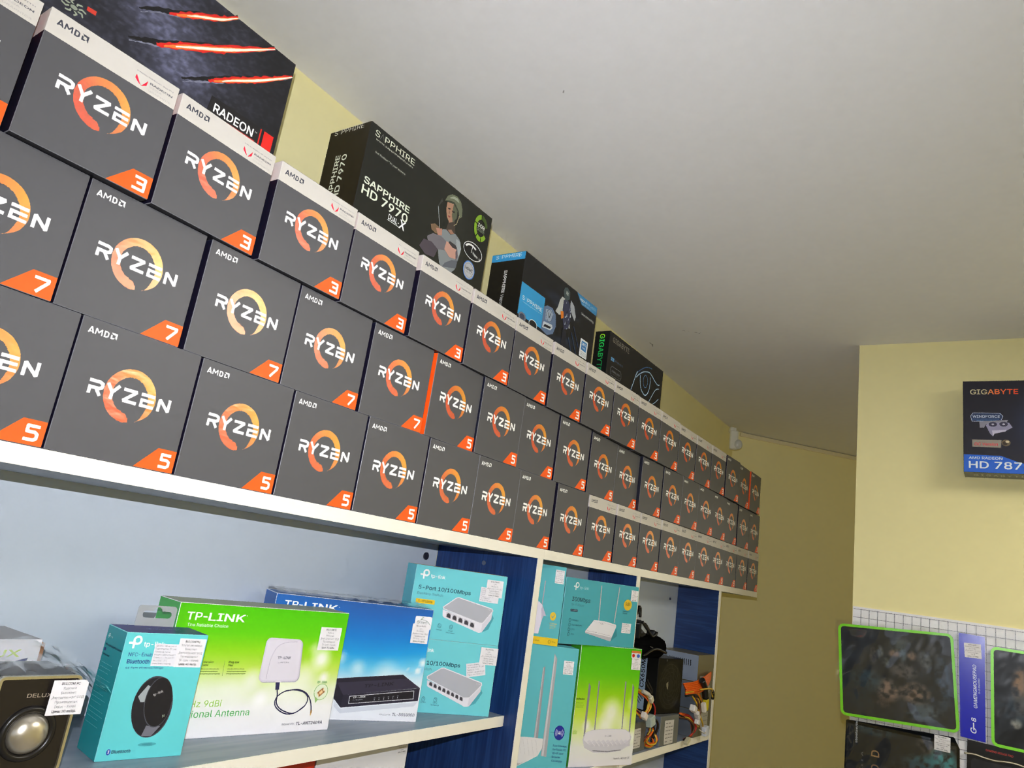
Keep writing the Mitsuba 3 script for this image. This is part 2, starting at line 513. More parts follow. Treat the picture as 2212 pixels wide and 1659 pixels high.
# a thin cable duct along the top of the far wall
z = lambda s: ceil_z((FA + fd * s)[0])
q = [P(0.03, -.012), P(1.1, -.012), P(1.1, 0), P(0.03, 0)]
t = struct('trim_1', solid(hexa([(x, y, ceil_z(x) - .02) for x, y in q], [(x, y, ceil_z(x) - .004) for x, y in q]), 'plastic', (222, 212, 178)), 'thin beige cable duct under the ceiling of the far wall')

# ------------------------------------------------------------------ the shelf unit
def blue_wood(p, n, uv):
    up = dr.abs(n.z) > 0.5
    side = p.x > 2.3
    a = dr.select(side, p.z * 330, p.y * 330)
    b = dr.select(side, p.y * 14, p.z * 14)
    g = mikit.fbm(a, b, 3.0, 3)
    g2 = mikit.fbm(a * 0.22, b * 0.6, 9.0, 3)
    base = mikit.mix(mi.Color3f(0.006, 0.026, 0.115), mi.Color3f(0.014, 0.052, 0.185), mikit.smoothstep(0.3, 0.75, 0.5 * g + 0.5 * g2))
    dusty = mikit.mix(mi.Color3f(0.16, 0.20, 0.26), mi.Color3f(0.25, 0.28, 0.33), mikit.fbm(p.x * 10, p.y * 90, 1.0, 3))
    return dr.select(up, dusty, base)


bsdf('blue_wood', {'type': 'principled', 'base_color': mikit.proc(blue_wood), 'roughness': 0.4, 'specular': 0.4})
bsdf('back_board', {'type': 'principled', 'base_color': mikit.proc(lambda p, n, uv: mi.Color3f(0.60, 0.67, 0.76) * (0.95 + 0.08 * mikit.fbm(p.x * 6, p.z * 6, 0, 3))), 'roughness': 0.4, 'specular': 0.35})
CREAM = (240, 236, 222)
U = thing('shelf_unit', 'blue shop shelf unit with cream front edges along the wall', 'shelf')
BW = 'blue_wood'
T0, SH = -0.0005, 0.0185                     # top face and thickness of the boards
for i, (x0, x1) in enumerate(((-0.45, 1.2495), (1.2505, 2.746))):
    k = part(U, 'top_board', mikit.ply(block(x0, 0.001, T0 - SH, x1, 0.2575, T0), BW), 'blue grey top board')
    part(k, 'edge_band', solid(block(x0, -0.0015, T0 - SH, x1, 0.001, T0), 'print_satin', CREAM), 'cream edge band')
for x0, d in ((-0.45, 0.249), (1.2327, 0.249), (1.7025, 0.134), (2.333, 0.134)):
    k = part(U, 'upright_panel', mikit.ply(block(x0, 0.002, FLOOR, x0 + 0.0185, d, T0 - SH), BW), 'dark blue upright panel')
    part(k, 'edge_band', solid(block(x0, 0.0, FLOOR, x0 + 0.0185, 0.002, T0 - SH), 'print_satin', CREAM), 'cream edge band')
part(U, 'back_panel', mikit.ply(block(-0.43, 0.25, FLOOR, 1.2327, 0.2575, T0 - SH), 'back_board'), 'pale grey back panel')
part(U, 'back_panel', mikit.ply(block(1.2512, 0.135, FLOOR, 2.3515, 0.1425, T0 - SH), 'back_board'), 'pale grey back panel')
quad = [(-0.4315, 0.004), (0.40, 0.006), (1.2327, 0.031), (1.2327, 0.2495), (-0.4315, 0.2495)]


def shelf(pts, z, th, lab):
    """A shelf board with a cream front edge; pts run along the front, then back."""
    pg = Polygon(pts)
    mesh = trimesh.creation.extrude_polygon(pg, th, engine='earcut')
    mesh.apply_translation([0, 0, z - th])
    k = part(U, 'shelf_board', mikit.ply(mesh, BW), lab)
    fr = pts[:-2]
    bands = [hexa([(a[0], a[1] - .0016, z - th), (b[0], b[1] - .0016, z - th), (b[0], b[1], z - th), (a[0], a[1], z - th)], [(a[0], a[1] - .0016, z), (b[0], b[1] - .0016, z), (b[0], b[1], z), (a[0], a[1], z)]) for a, b in zip(fr[:-1], fr[1:])]
    part(k, 'edge_band', solid(bands, 'print_satin', CREAM), 'cream edge band')


S1, S2 = -0.309, -0.432
shelf(quad, S1, 0.018, 'blue grey shelf board')
shelf([(1.2512, 0.004), (1.7025, 0.004), (1.7025, 0.134), (1.2512, 0.134)], S2, 0.018, 'blue grey shelf board')
shelf([(1.721, 0.004), (2.333, 0.004), (2.333, 0.134), (1.721, 0.134)], S2, 0.018, 'blue grey shelf board')
shelf([(-0.4315, 0.01), (1.2327, 0.01), (1.2327, 0.2495), (-0.4315, 0.2495)], -0.66, 0.018, 'blue grey shelf board')
shelf([(1.2512, 0.01), (1.7025, 0.01), (1.7025, 0.134), (1.2512, 0.134)], -0.80, 0.018, 'blue grey shelf board')
shelf([(1.721, 0.01), (2.333, 0.01), (2.333, 0.134), (1.721, 0.134)], -0.80, 0.018, 'blue grey shelf board')


def cap(x, y, z, r, axis, col, name='cam_cap'):
    c = trimesh.creation.cylinder(r, 0.004, sections=20)
    if axis == 'y':
        c.apply_transform(trimesh.transformations.rotation_matrix(math.pi / 2, [1, 0, 0]))
    else:
        c.apply_transform(trimesh.transformations.rotation_matrix(math.pi / 2, [0, 1, 0]))
    c.apply_translation([x, y, z])
    part(U, name, solid(c, 'plastic', col, 30))


cap(1.1963, 0.249, -0.0454, 0.0075, 'y', (22, 22, 34))
cap(2.2688, 0.134, -0.0648, 0.004, 'y', (60, 65, 90))
cap(1.2327, 0.1256, -0.042, 0.0045, 'x', (80, 90, 110), 'dowel_cap')
# ------------------------------------------------------------------ processor boxes: three rows on the top board
BW_, BH_, BD_ = 0.1325, 0.1350, 0.105        # width, height, depth of a box
ROWZ = {'C': 0.0, 'B': 0.1355, 'A': 0.2710}
SPOTS = {   # x of the left front edge, y of the front, turn in radians
    'A': [[0.0712, -0.004, 0.0], [0.2092, -0.0082, -0.0203], [0.3472, -0.0087, 0.0389], [0.4883, -0.0054, -0.0045], [0.6262, -0.003, 0.0035], [0.7675, -0.0037, -0.0042], [0.9055, -0.004, -0.0043], [1.0426, -0.0035, 0.0], [1.1824, -0.0039, -0.0151], [1.3185, -0.0074, -0.0155], [1.4597, -0.0072, -0.0134], [1.5988, -0.0074, -0.0196], [1.7363, -0.0092, 0.0017], [1.8812, -0.0055, 0.0023], [2.0156, -0.0064, 0.0015], [2.1495, -0.0074, -0.0014], [2.2933, -0.0076, -0.0137], [2.4464, -0.0031, 0.0338], [2.5815, -0.0035, 0.0354]],
    'B': [[0.1553, 0.0004, -0.0038], [0.2906, 0.0007, 0.0092], [0.4299, 0.0018, 0.0042], [0.5659, 0.0035, 0.0022], [0.7048, 0.0035, -0.0181], [0.8453, -0.0002, 0.0296], [0.9782, -0.0003, 0.0146], [1.1131, 0.002, 0.0005], [1.2518, 0.0011, -0.0107], [1.3967, 0.0026, 0.0125], [1.5326, 0.0053, 0.0118], [1.6665, -0.0008, -0.0038], [1.801, -0.0035, -0.014], [1.9352, -0.0053, 0.0031], [2.0712, -0.004, -0.0057], [2.2074, -0.0032, 0.0168], [2.3449, 0.0018, 0.0206], [2.4902, 0.0051, 0.0049], [2.6239, 0.0059, 0.0142]],
    'C': [[0.1857, 0.0007, 0.0023], [0.32, 0.0, 0.0037], [0.4565, 0.0021, 0.0042], [0.5927, 0.0032, -0.0008], [0.7267, 0.001, -0.0134], [0.8650, 0.0012, -0.0117], [0.9982, 0.0005, -0.0038], [1.1310, 0.0005, 0.0006], [1.2757, 0.0017, -0.0115], [1.4206, 0.0045, -0.0095], [1.558, 0.0018, 0.0061], [1.6957, 0.0027, 0.003], [1.8290, 0.0008, -0.0043], [1.9637, 0.0006, 0.0009], [2.0970, 0.0009, -0.0031], [2.2340, 0.0021, 0.007], [2.3695, 0.004, 0.0132], [2.5060, 0.0055, 0.0144], [2.6400, 0.0058, 0.0143]]}
TIER = {'A': '3' * 14 + '53335', 'B': '7' * 5 + '5' * 7 + '3' * 7, 'C': '5' * 19}
BAND = {'A': range(0, 16), 'B': (), 'C': range(9, 19)}
ORANGE_SIDE = {('B', 5), ('A', 18)}

GREY = (82, 82, 85)
NAVY = (17, 19, 38)
ORANGE = (244, 92, 26)
BANDC = (203, 198, 190)
WHITE = (248, 247, 245)


def U_(pts):                       # box units (0..1 across and up) -> millimetres on the front
    p = np.asarray(pts, float)
    return p * [BW_ * 1000, BH_ * 1000]


def brush_ring():
    """The brushed ring: (vertices, faces, sRGB colours) in millimetres."""
    rng = np.random.default_rng(3)
    n = 110
    th = np.radians(np.linspace(-82, -82 - 343, n))          # from the blunt end, clockwise round to the dry tail
    u = np.linspace(0, 1, n)
    cx, cy = 0.500, 0.508
    out = 0.209 + 0.006 * np.sin(th * 1.0 - 0.3)
    wid = np.interp(u, [0, 0.03, 0.1, 0.3, 0.5, 0.7, 0.82, 0.92, 1.0], [0.045, 0.071, 0.074, 0.066, 0.064, 0.072, 0.062, 0.040, 0.008])
    wid = wid + rng.normal(0, 0.0014, n)
    out = out + rng.normal(0, 0.0008, n)
    inn = out - wid
    mid = np.interp(u, [0, 0.03, 0.9, 1.0], [0.018, 0.0, 0.0, 0.016])
    o, i = out - mid * 0.6, inn + mid * 0.4
    pts = []
    for r in (o, (2 * o + i) / 3, (o + 2 * i) / 3, i):
        pts.append(np.c_[cx + r * np.cos(th), cy + r * np.sin(th)])
    v = U_(np.vstack(pts))
    f = []
    for b in range(3):
        for k in range(n - 1):
            a, c = b * n + k, (b + 1) * n + k
            f += [[a, a + 1, c + 1], [a, c + 1, c]]
    stops = [0, 0.18, 0.36, 0.46, 0.58, 0.72, 0.86, 0.95, 1.0]
    cols = np.array([[238, 62, 22], [232, 40, 20], [238, 66, 18], [250, 112, 10], [255, 140, 4], [255, 165, 10], [250, 130, 24], [236, 110, 34], [176, 92, 52]], float)
    c1 = np.c_[[np.interp(u, stops, cols[:, k]) for k in range(3)]].T
    col = np.vstack([c1 * s for s in (1.0, 0.99, 0.97, 0.95)]) * (1 + rng.normal(0, 0.02, (4 * n, 1)))
    return v, np.array(f), np.clip(col, 0, 255)


W_ = 0.0255
RYZEN = unary_union([
    stroke([(.170, .556), (.250, .556), (.271, .547), (.274, .532), (.270, .516), (.250, .507), (.183, .507), (.183, .456)], W_), stroke([(.228, .507), (.268, .455)], W_),
    stroke([(.309, .569), (.353, .507)], W_), stroke([(.402, .569), (.353, .507), (.351, .454)], W_),
    stroke([(.437, .556), (.545, .556), (.447, .469), (.556, .469)], W_, join='bevel'),
    stroke([(.581, .556), (.696, .556)], W_), stroke([(.696, .513), (.594, .513), (.594, .469), (.699, .469)], W_ * .94),
    stroke([(.741, .456), (.741, .553), (.826, .471), (.826, .569)], W_, join='bevel')])
AMDM = unary_union([stroke([(.061, .889), (.0785, .938), (.098, .889)], .0105, join='bevel'), stroke([(.068, .901), (.090, .901)], .009),
                    stroke([(.112, .889), (.115, .936), (.1365, .905), (.158, .936), (.161, .889)], .0095, join='bevel'),
                    Polygon([(.176, .889), (.176, .938), (.200, .938), (.214, .928), (.214, .899), (.200, .889)]).difference(Polygon([(.187, .899), (.187, .928), (.198, .928), (.204, .922), (.204, .905), (.198, .899)])),
                    Polygon([(.228, .941), (.277, .941), (.277, .891), (.263, .906), (.263, .927), (.243, .927)]), Polygon([(.228, .924), (.240, .924), (.240, .903), (.262, .903), (.250, .891), (.228, .891)])])
DIGIT = {'5': [[(.958, .136), (.878, .136), (.878, .096), (.930, .096), (.948, .084), (.948, .054), (.930, .041), (.864, .041)]],
         '3': [[(.864, .136), (.948, .136), (.948, .043), (.856, .043)], [(.884, .092), (.946, .092)]],
         '7': [[(.856, .136), (.952, .136), (.950, .120), (.884, .034)]]}


def to_mm(shape):
    return affinity.scale(shape, BW_ * 1000, BH_ * 1000, origin=(0, 0))


def ply_of(face, mat):
    """The print laid on a face, as a ply dict (in the box's own coordinates)."""
    V, F, C, at = [], [], [], 0
    for v, f, c, z in face.buf:
        V.append(face.place(v, z))
        F.append(f + at)
        C.append(c)
        at += len(v)
    face.buf = []
    return coloured(np.vstack(V), np.vstack(F), np.vstack(C), mat)


LOCAL = lambda start=0.00012: Face([0, 0, 0], [1, 0, 0], start=start)
sides = dict(front=GREY, left=NAVY, right=(200, 80, 30), back=NAVY, top=(60, 60, 66), bottom=(14, 14, 18))
BOX = {'body': coloured(*carton(BW_, BD_, BH_, sides, edge=(104, 105, 110)), 'print_satin')}
BOX['body_orange'] = coloured(*carton(BW_, BD_, BH_, {**sides, 'left': ORANGE, 'right': NAVY}, edge=(104, 105, 110)), 'print_satin')
f = LOCAL(0.0001)
b0 = 0.8045 * BH_ * 1000
f.poly(rect(0.3, b0, BW_ * 1000 - 0.3, BH_ * 1000 - 0.4), BANDC)
fl = Face([0, BD_, 0], [0, -1, 0], start=0.0001)
fl.poly(rect(0.5, b0, BD_ * 1000 - 0.1, BH_ * 1000 - 0.4), (214, 211, 206))
ft = Face([0, 0, BH_], [1, 0, 0], V=(0, 1, 0), start=0.0001)
ft.poly(rect(0.4, 0.3, BW_ * 1000 - 0.4, BD_ * 1000 - 1), (190, 187, 180))
V, F, C, at = [], [], [], 0
for face in (f, fl, ft):
    for v, q, c, zz in face.buf:
        V.append(face.place(v, zz)); F.append(q + at); C.append(c); at += len(v)
# the band's bent front edge
e = np.array([[0.0001, 0.0005, b0 / 1000], [0.0005, -0.0001, b0 / 1000], [0.0005, -0.0001, BH_ - .0004], [0.0001, 0.0005, BH_ - .0004]]) + [-0.00015, -0.00005, 0]
V.append(e); F.append(np.array([[0, 1, 2], [0, 2, 3]]) + at); C.append(np.tile(lin((225, 223, 219)), (4, 1)))
BOX['band'] = coloured(np.vstack(V), np.vstack(F), np.vstack(C), 'print_satin')
BOX['ring'] = ply_of(LOCAL(0.00016).add(*brush_ring()), 'foil')
BOX['wordmark'] = ply_of(LOCAL(0.00022).poly(to_mm(RYZEN), WHITE), 'print_satin')
BOX['maker_mark'] = ply_of(LOCAL().poly(to_mm(AMDM), (240, 240, 238)), 'print_satin')
BOX['maker_mark_dark'] = ply_of(LOCAL(0.0002).poly(affinity.translate(to_mm(AMDM), 0, 0.6), (62, 64, 76)), 'print_satin')
BOX['badge'] = ply_of(LOCAL(0.00013).poly(U_([(.664, .004), (.834, .180), (.997, .180), (.997, .004)]), ORANGE), 'print_satin')
for dgt, ls in DIGIT.items():
    sh = unary_union([stroke(p, .0235, join='round') for p in ls])
    BOX['digit_' + dgt] = ply_of(LOCAL(0.00018).poly(to_mm(sh), (250, 246, 238)), 'print_satin')
f = LOCAL(0.0002)
f.poly(U_([(.657, .905), (.651, .872), (.676, .850), (.704, .834)]), (226, 44, 74)).poly(U_([(.752, .903), (.748, .856), (.708, .830)]), (214, 30, 58))
f.text('PROCESSOR WITH', .652 * 132.5, .931 * 135, 1.15, (110, 110, 118), .305 * 132.5)
f.text('RADEON', .769 * 132.5, .886 * 135, 2.1, (88, 88, 96), .19 * 132.5, True)
f.text('VEGA', .769 * 132.5, .858 * 135, 1.9, (176, 172, 168), .105 * 132.5).text('GRAPHICS', .769 * 132.5, .826 * 135, 1.9, (176, 172, 168), .19 * 132.5)
BOX['graphics_mark'] = ply_of(f, 'print_satin')

ORD = ['leftmost', 'second from left', 'third from left', 'fourth from left', 'fifth from left', 'sixth from left', 'seventh from left', 'eighth from left', 'ninth from left', 'tenth from left',
       'ninth from right', 'eighth from right', 'seventh from right', 'sixth from right', 'fifth from right', 'fourth from right', 'third from right', 'second from right', 'rightmost']
ROWNAME = {'A': 'top row', 'B': 'middle row', 'C': 'bottom row'}
for row in 'ABC':
    spots = [list(s) for s in SPOTS[row]]
    for i, s in enumerate(spots):            # turn a box no further than its neighbours allow
        gl = s[0] - (spots[i - 1][0] + BW_) if i else 0.005
        gr = (spots[i + 1][0] if i + 1 < len(spots) else s[0] + BW_ + .005) - s[0] - BW_
        s[2] = max(min(s[2], 0.85 * max(gl, 0) / BD_), -0.85 * max(gr, 0) / BD_)
    for i, (x, y, a) in enumerate(spots):
        band = i in BAND[row]
        tier = TIER[row][i]
        look = 'grey processor box' + (' with white band and' if band else ' with orange side and' if (row, i) in ORANGE_SIDE else ' with')
        t = thing('processor_box', f'{look} orange {tier}, {ORD[i]}, {ROWNAME[row]}', 'box', 'processor boxes stacked in rows on the top shelf board')
        M = pose(x, y, ROWZ[row], math.degrees(a))
        put = lambda name, key, lab=None, at=None: part(at or t, name, {**BOX[key], 'to_world': M}, lab)
        put('carton', 'body_orange' if (row, i) in ORANGE_SIDE else 'body')
        if band:
            put('top_band', 'band', 'white top band')
            put('graphics_logo', 'graphics_mark', 'small red and grey logo')
        put('maker_logo', 'maker_mark_dark' if band else 'maker_mark')
        r = put('ring_logo', 'ring', 'shiny orange brushed ring')
        put('wordmark', 'wordmark', 'white lettering', r)
        k = put('corner_badge', 'badge', 'orange corner badge')
        put('numeral', 'digit_' + tier, 'white numeral', k)
# ------------------------------------------------------------------ graphics card boxes standing on the top row
def box_thing(name, label, category, x, y, z, yaw, w, d, h, colors, group=None, mat='print_satin', c=0.0007, edge=None, body='carton'):
    t = thing(name, label, category, group)
    part(t, body, {**coloured(*carton(w, d, h, colors, c, edge), mat), 'to_world': pose(x, y, z, yaw)})
    return t


def same(c, **k):
    return {**{n: c for n in ('front', 'left', 'right', 'back', 'top', 'bottom')}, **k}


def crest(f, x, y, h, width, color, dim):
    """The thin lettered brand line with a dim A."""
    v, q, w = glyphs('SAPPHIRE')
    a = glyphs('S')[2] * width / w
    f.text('S', x, y, h, color, a * 1.0)
    f.line([(x + a * 1.15, y), (x + a * 1.55, y + h), (x + a * 2.0, y)], h * 0.09, dim, 'flat')
    f.text('PPHIRE', x + a * 2.15, y, h, color, width - a * 2.15)


GZ = 0.4060
GROUP = 'graphics card boxes standing on the rows of processor boxes'
BLACK = (22, 21, 21)

# the large box with red slashes
t = box_thing('graphics_card_box', 'large dark slate graphics card box with glowing red slashes', 'box', 0.148, 0.05, GZ, 0, 0.3608, 0.085, 0.1735, same((26, 25, 30), right=(196, 168, 96)), GROUP)
f = front_face(0.389, 0.05, 0.404, 0)


def slate(v):
    p = np.c_[v * 0.02, np.zeros(len(v))]
    n1 = meshkit.fbm(p * [1.2, 1.7, 1] + 3, 4, 5)
    n2 = meshkit.fbm(p * [9, 14, 1], 3, 8)
    blot = np.exp(-(((v[:, 0] + 62) / 42) ** 2 + ((v[:, 1] - 108) / 36) ** 2)) + 0.75 * np.exp(-(((v[:, 0] + 22) / 40) ** 2 + ((v[:, 1] - 62) / 26) ** 2))
    b = 22 + 30 * n1 + 46 * np.clip(n2 - 0.42, 0, 1) + blot * (70 * n2 + 22)
    b = np.where(v[:, 0] > 30, b * np.interp(v[:, 0], [30, 95], [1, 0.5]), b)
    return np.c_[b * 0.93, b * 0.95, b * 1.2]


f.grid(-240.5, 2.3, 119.4, 175.2, 190, 92, slate)
f.emit(t, 'cover_picture', label='dark slate picture')
rng = np.random.default_rng(5)
for mid, red, core, wd in (([(-86, 97), (-68, 110), (-47, 122), (-24, 139), (4, 157), (25, 176)], 0.32, 0.5, 8.0), ([(-88, 57), (-70, 66), (-51, 76), (-28, 92), (12, 119), (42, 141), (84, 174)], 0.26, 0.42, 10.0), ([(-20, 51), (3, 67), (21, 79), (42, 95), (66, 112), (95, 135), (118.6, 155)], 0.22, 0.36, 8.5)):
    c = spline(mid, 8)
    tt = np.linspace(0, 1, len(c))
    nrm = np.gradient(c, axis=0)[:, ::-1] * [-1, 1]
    nrm /= np.linalg.norm(nrm, axis=1, keepdims=True)

    def band(t0, wide, off, col, jag):
        k = tt >= t0
        u = (tt[k] - t0) / (1 - t0)
        w = wide * np.sin(np.pi * np.clip(u * 0.9 + 0.05, 0, 1)) ** 0.7
        up, dn = c[k] + nrm[k] * (w / 2 + off + rng.normal(0, jag, k.sum()))[:, None], c[k] + nrm[k] * (-w / 2 + off + rng.normal(0, jag, k.sum()))[:, None]
        f.poly(Polygon(np.vstack([up, dn[::-1]])).buffer(0), col)
    band(0.0, wd * 0.8, 2.2, (9, 8, 12), 0.4)
    band(0.0, wd * 0.25, -1.6, (120, 122, 140), 0.5)
    band(red, wd, 0.3, (214, 30, 22), 0.55)
    band(red + 0.06, wd * 0.6, -0.5, (250, 120, 50), 0.35)
    band(core, wd * 0.34, -0.5, (255, 244, 222), 0.15)
f.emit(t, 'slash_print', label='glowing red slashes')
f.poly([(17, 28), (19, 57), (94, 58), (97, 28)], (22, 20, 22))
f.text('RADEON', 25, 39.0, 11.2, (244, 244, 240), 58.5, True, 0, 0.02).text('TM', 85.5, 47.2, 1.8, (230, 230, 226))
f.poly([(46, 34.6), (88, 34.6), (88, 36.0), (46, 36.0)], (214, 30, 24)).poly([(92.6, 30), (94.6, 30), (94.6, 57), (92.6, 57)], (214, 30, 24)).poly([(98.5, 28), (113.6, 28), (113.6, 57), (98.5, 57)], (226, 34, 26))
f.text('GRAPHICS', 46, 28.5, 4.2, (214, 30, 24), 42, True)
f.emit(t, 'lettering')
f.poly([(-134.5, 56), (-125, 56.6), (-125, 62), (-134.5, 61)], (206, 60, 44))
for a in np.linspace(0, 2 * np.pi, 9)[:-1]:
    f.line([(-146 + 3 * math.cos(a), 50 + 2.2 * math.sin(a)), (-146 + 9 * math.cos(a + .5), 50 + 6 * math.sin(a + .5)), (-146 + 12 * math.cos(a + .2), 50 + 8 * math.sin(a + .2))], 1.8, (150, 158, 140))
f.disc(-146, 50, 5, 3.6, (40, 42, 44)).disc(-146, 50, 3.6, 2.4, (140, 148, 132))
f.emit(t, 'badge')

# the black box with the soldier
t = box_thing('graphics_card_box', 'black graphics card box with a soldier picture and a green ring badge', 'box', 0.657, 0.05, GZ, 0, 0.3300, 0.092, 0.1820, same((24, 22, 20), left=(30, 25, 17), right=(196, 168, 120)), GROUP)
f = front_face(0.657, 0.05, 0.404, 0)
f.grid(0.8, 2.8, 329.2, 184, 60, 34, lambda v: np.c_[[22 + 22 * meshkit.fbm(np.c_[v * 0.016, v[:, 0] * 0], 3, 2) * np.exp(-((v[:, 0] - 205) / 85) ** 2) + k for k in (0, 2, -6)]].T)
f.emit(t, 'cover_picture')
crest(f, 12, 166.3, 10.5, 93, (226, 226, 206), (92, 92, 86))
f.text('www.sapphiretech.com', 15.5, 160.2, 3.1, (205, 205, 190), 87)
f.text('Get Radeon™ in your system', 19.5, 139.8, 3.1, (180, 180, 168), 70)
f.text('SAPPHIRE', 9, 83.5, 10.6, (226, 232, 212), 105, True).text('HD 7970', 8.5, 65.5, 13.6, (226, 232, 212), 105, True)
f.text('DUAL-', 72, 53, 8.4, (236, 238, 238), 25, True).text('X', 97, 50.2, 15, (240, 242, 242), 14, True, 0, 0.1).line([(71, 51), (96, 51)], 0.9, (230, 232, 232))
f.emit(t, 'lettering', label='cream lettering')
# flat printed picture: a soldier with crossed arms
f.line([(179, 131), (191, 97)], 1.6, (150, 156, 156)).poly([(176, 128), (181, 134), (188, 146), (184, 150), (180, 138)], (52, 54, 50))
f.poly([(205, 38), (196, 60), (192, 84), (200, 98), (214, 104), (232, 106), (247, 101), (256, 86), (253, 66), (248, 43), (240, 34), (212, 32)], (128, 134, 136))
f.poly([(214, 34), (250, 46), (252, 62), (236, 56), (220, 44)], (92, 96, 104)).poly([(238, 98), (250, 98), (256, 86), (253, 70), (244, 78)], (156, 164, 166))
f.poly([(211, 122), (228, 126), (233, 106), (222, 98), (208, 102)], (66, 56, 48)).poly([(212, 103), (222, 99), (230, 104), (222, 108)], (150, 112, 92))
f.poly([(199, 150), (212, 157), (226, 151), (230, 138), (225, 125), (213, 117), (204, 124), (199, 137)], (168, 128, 104))
f.poly([(216, 155), (229, 148), (230, 134), (222, 121), (216, 134)], (88, 92, 72)).poly([(203, 141), (210, 143), (209, 140), (204, 139)], (40, 34, 30)).poly([(214, 141), (222, 143), (222, 140), (215, 139)], (40, 34, 30)).poly([(206, 128), (213, 129), (212, 126), (207, 126)], (140, 70, 62)).poly([(208, 139), (211, 133), (207, 132)], (140, 102, 84))
f.poly([(192, 149), (197, 161), (208, 170), (222, 173), (234, 168), (241, 157), (243, 143), (237, 137), (232, 148), (217, 158), (203, 154)], (104, 110, 88))
f.poly([(203, 160), (212, 168), (224, 170), (230, 164), (216, 164)], (150, 158, 138)).poly([(193, 150), (203, 155), (217, 159), (232, 149), (235, 141), (231, 146), (216, 155), (203, 151)], (58, 62, 48))
f.line([(236, 142), (232, 124), (226, 118)], 1.6, (150, 140, 110))
f.poly([(168, 92), (178, 98), (190, 97), (196, 88), (184, 82), (172, 84)], (120, 96, 72)).poly([(182, 92), (198, 98), (200, 86), (190, 82)], (176, 128, 110))
f.poly([(164, 68), (178, 80), (200, 84), (220, 80), (219, 66), (196, 58), (172, 56)], (110, 106, 112)).poly([(150, 44), (158, 60), (178, 64), (196, 58), (190, 40), (168, 36)], (74, 66, 74))
f.poly([(214, 82), (236, 84), (249, 74), (246, 62), (228, 58), (212, 66)], (190, 146, 130)).poly([(222, 86), (240, 86), (246, 80), (232, 78), (220, 82)], (58, 54, 56)).poly([(245, 82), (250, 68), (246, 60), (242, 74)], (92, 84, 92))
f.emit(t, 'soldier_picture', label='printed soldier with helmet and crossed arms')
for a0, a1 in ((100, 165), (170, 232), (238, 280), (-75, -28), (20, 95)):
    a = np.radians(np.linspace(a0, a1, 14))
    f.poly(np.vstack([np.c_[300 + 20.5 * np.cos(a), 149 + 26 * np.sin(a)], np.c_[300 + 13 * np.cos(a), 149 + 16.5 * np.sin(a)][::-1]]), (128, 168, 40) if a0 != 20 else (62, 84, 30))
f.text('3GB', 289.5, 149.5, 7, (232, 234, 226), 21, True).text('GDDR5', 289.5, 141.5, 6, (120, 132, 112), 22, True)
f.emit(t, 'memory_badge', label='green segmented ring with 3GB')
f.disc(288.5, 96.5, 28.5, 16.5, (16, 16, 17)).ring(288.5, 96.5, 28.5, 16.5, 1.5, (220, 220, 220))
a = np.radians(np.linspace(165, 40, 16))
f.poly(np.vstack([np.c_[283 + 19 * np.cos(a), 96 + 12 * np.sin(a)], np.c_[283 + 14.5 * np.cos(a), 96 + 8.5 * np.sin(a)][::-1]]), (228, 228, 226)).line([(286, 106), (284, 93)], 1.4, (228, 228, 226)).text('Vapor-X', 287, 92, 4.6, (228, 228, 226), 26, True, -12)
f.emit(t, 'cooler_badge', label='black and white oval badge')
f.disc(285.5, 58.5, 17, 17.5, (70, 122, 196)).disc(285.5, 58.5, 15.2, 15.6, (176, 178, 182)).ring(285.5, 58.5, 13, 13.4, 0.7, (90, 94, 100)).text('HDMI', 285.5, 57.5, 5.2, (36, 38, 42), 21, True, 0, 0, 'c').text('HIGH SPEED', 285.5, 53, 2.2, (70, 72, 78), 17, False, 0, 0, 'c')
f.emit(t, 'port_badge', label='silver disc badge with a blue rim')
g = left_face(0.657, 0.05, 0.404, 0, 0.092)
crest(g, 11, 175.6, 8.2, 66, (206, 204, 190), (80, 78, 70))
g.text('SAPPHIRE', 36.5, 53, 10, (214, 218, 198), 83, True, 90).text('HD 7970', 51.5, 55, 10.5, (214, 218, 198), 80, True, 90)
g.emit(t, 'side_lettering', label='cream side lettering')

# the black and sky blue box with the robot rider
SKY = (52, 156, 214)
t = box_thing('graphics_card_box', 'black graphics card box with sky blue squares and a robot rider picture', 'box', 1.112, 0.05, GZ, 0, 0.3205, 0.085, 0.1745, same((20, 20, 22), left=(17, 16, 16)), GROUP)
f = front_face(1.112, 0.05, 0.404, 0)


def speed(v):
    n = meshkit.fbm(np.c_[v[:, 0] * 0.01 + v[:, 1] * 0.028, v[:, 1] * 0.05 - v[:, 0] * 0.012, v[:, 0] * 0], 3, 4)
    k = np.exp(-(((v[:, 0] - 160) / 75) ** 2 + ((v[:, 1] - 85) / 50) ** 2)) * np.clip((n - 0.35) * 3, 0, 1)
    return np.c_[20 + 14 * k, 21 + 34 * k, 24 + 68 * k]


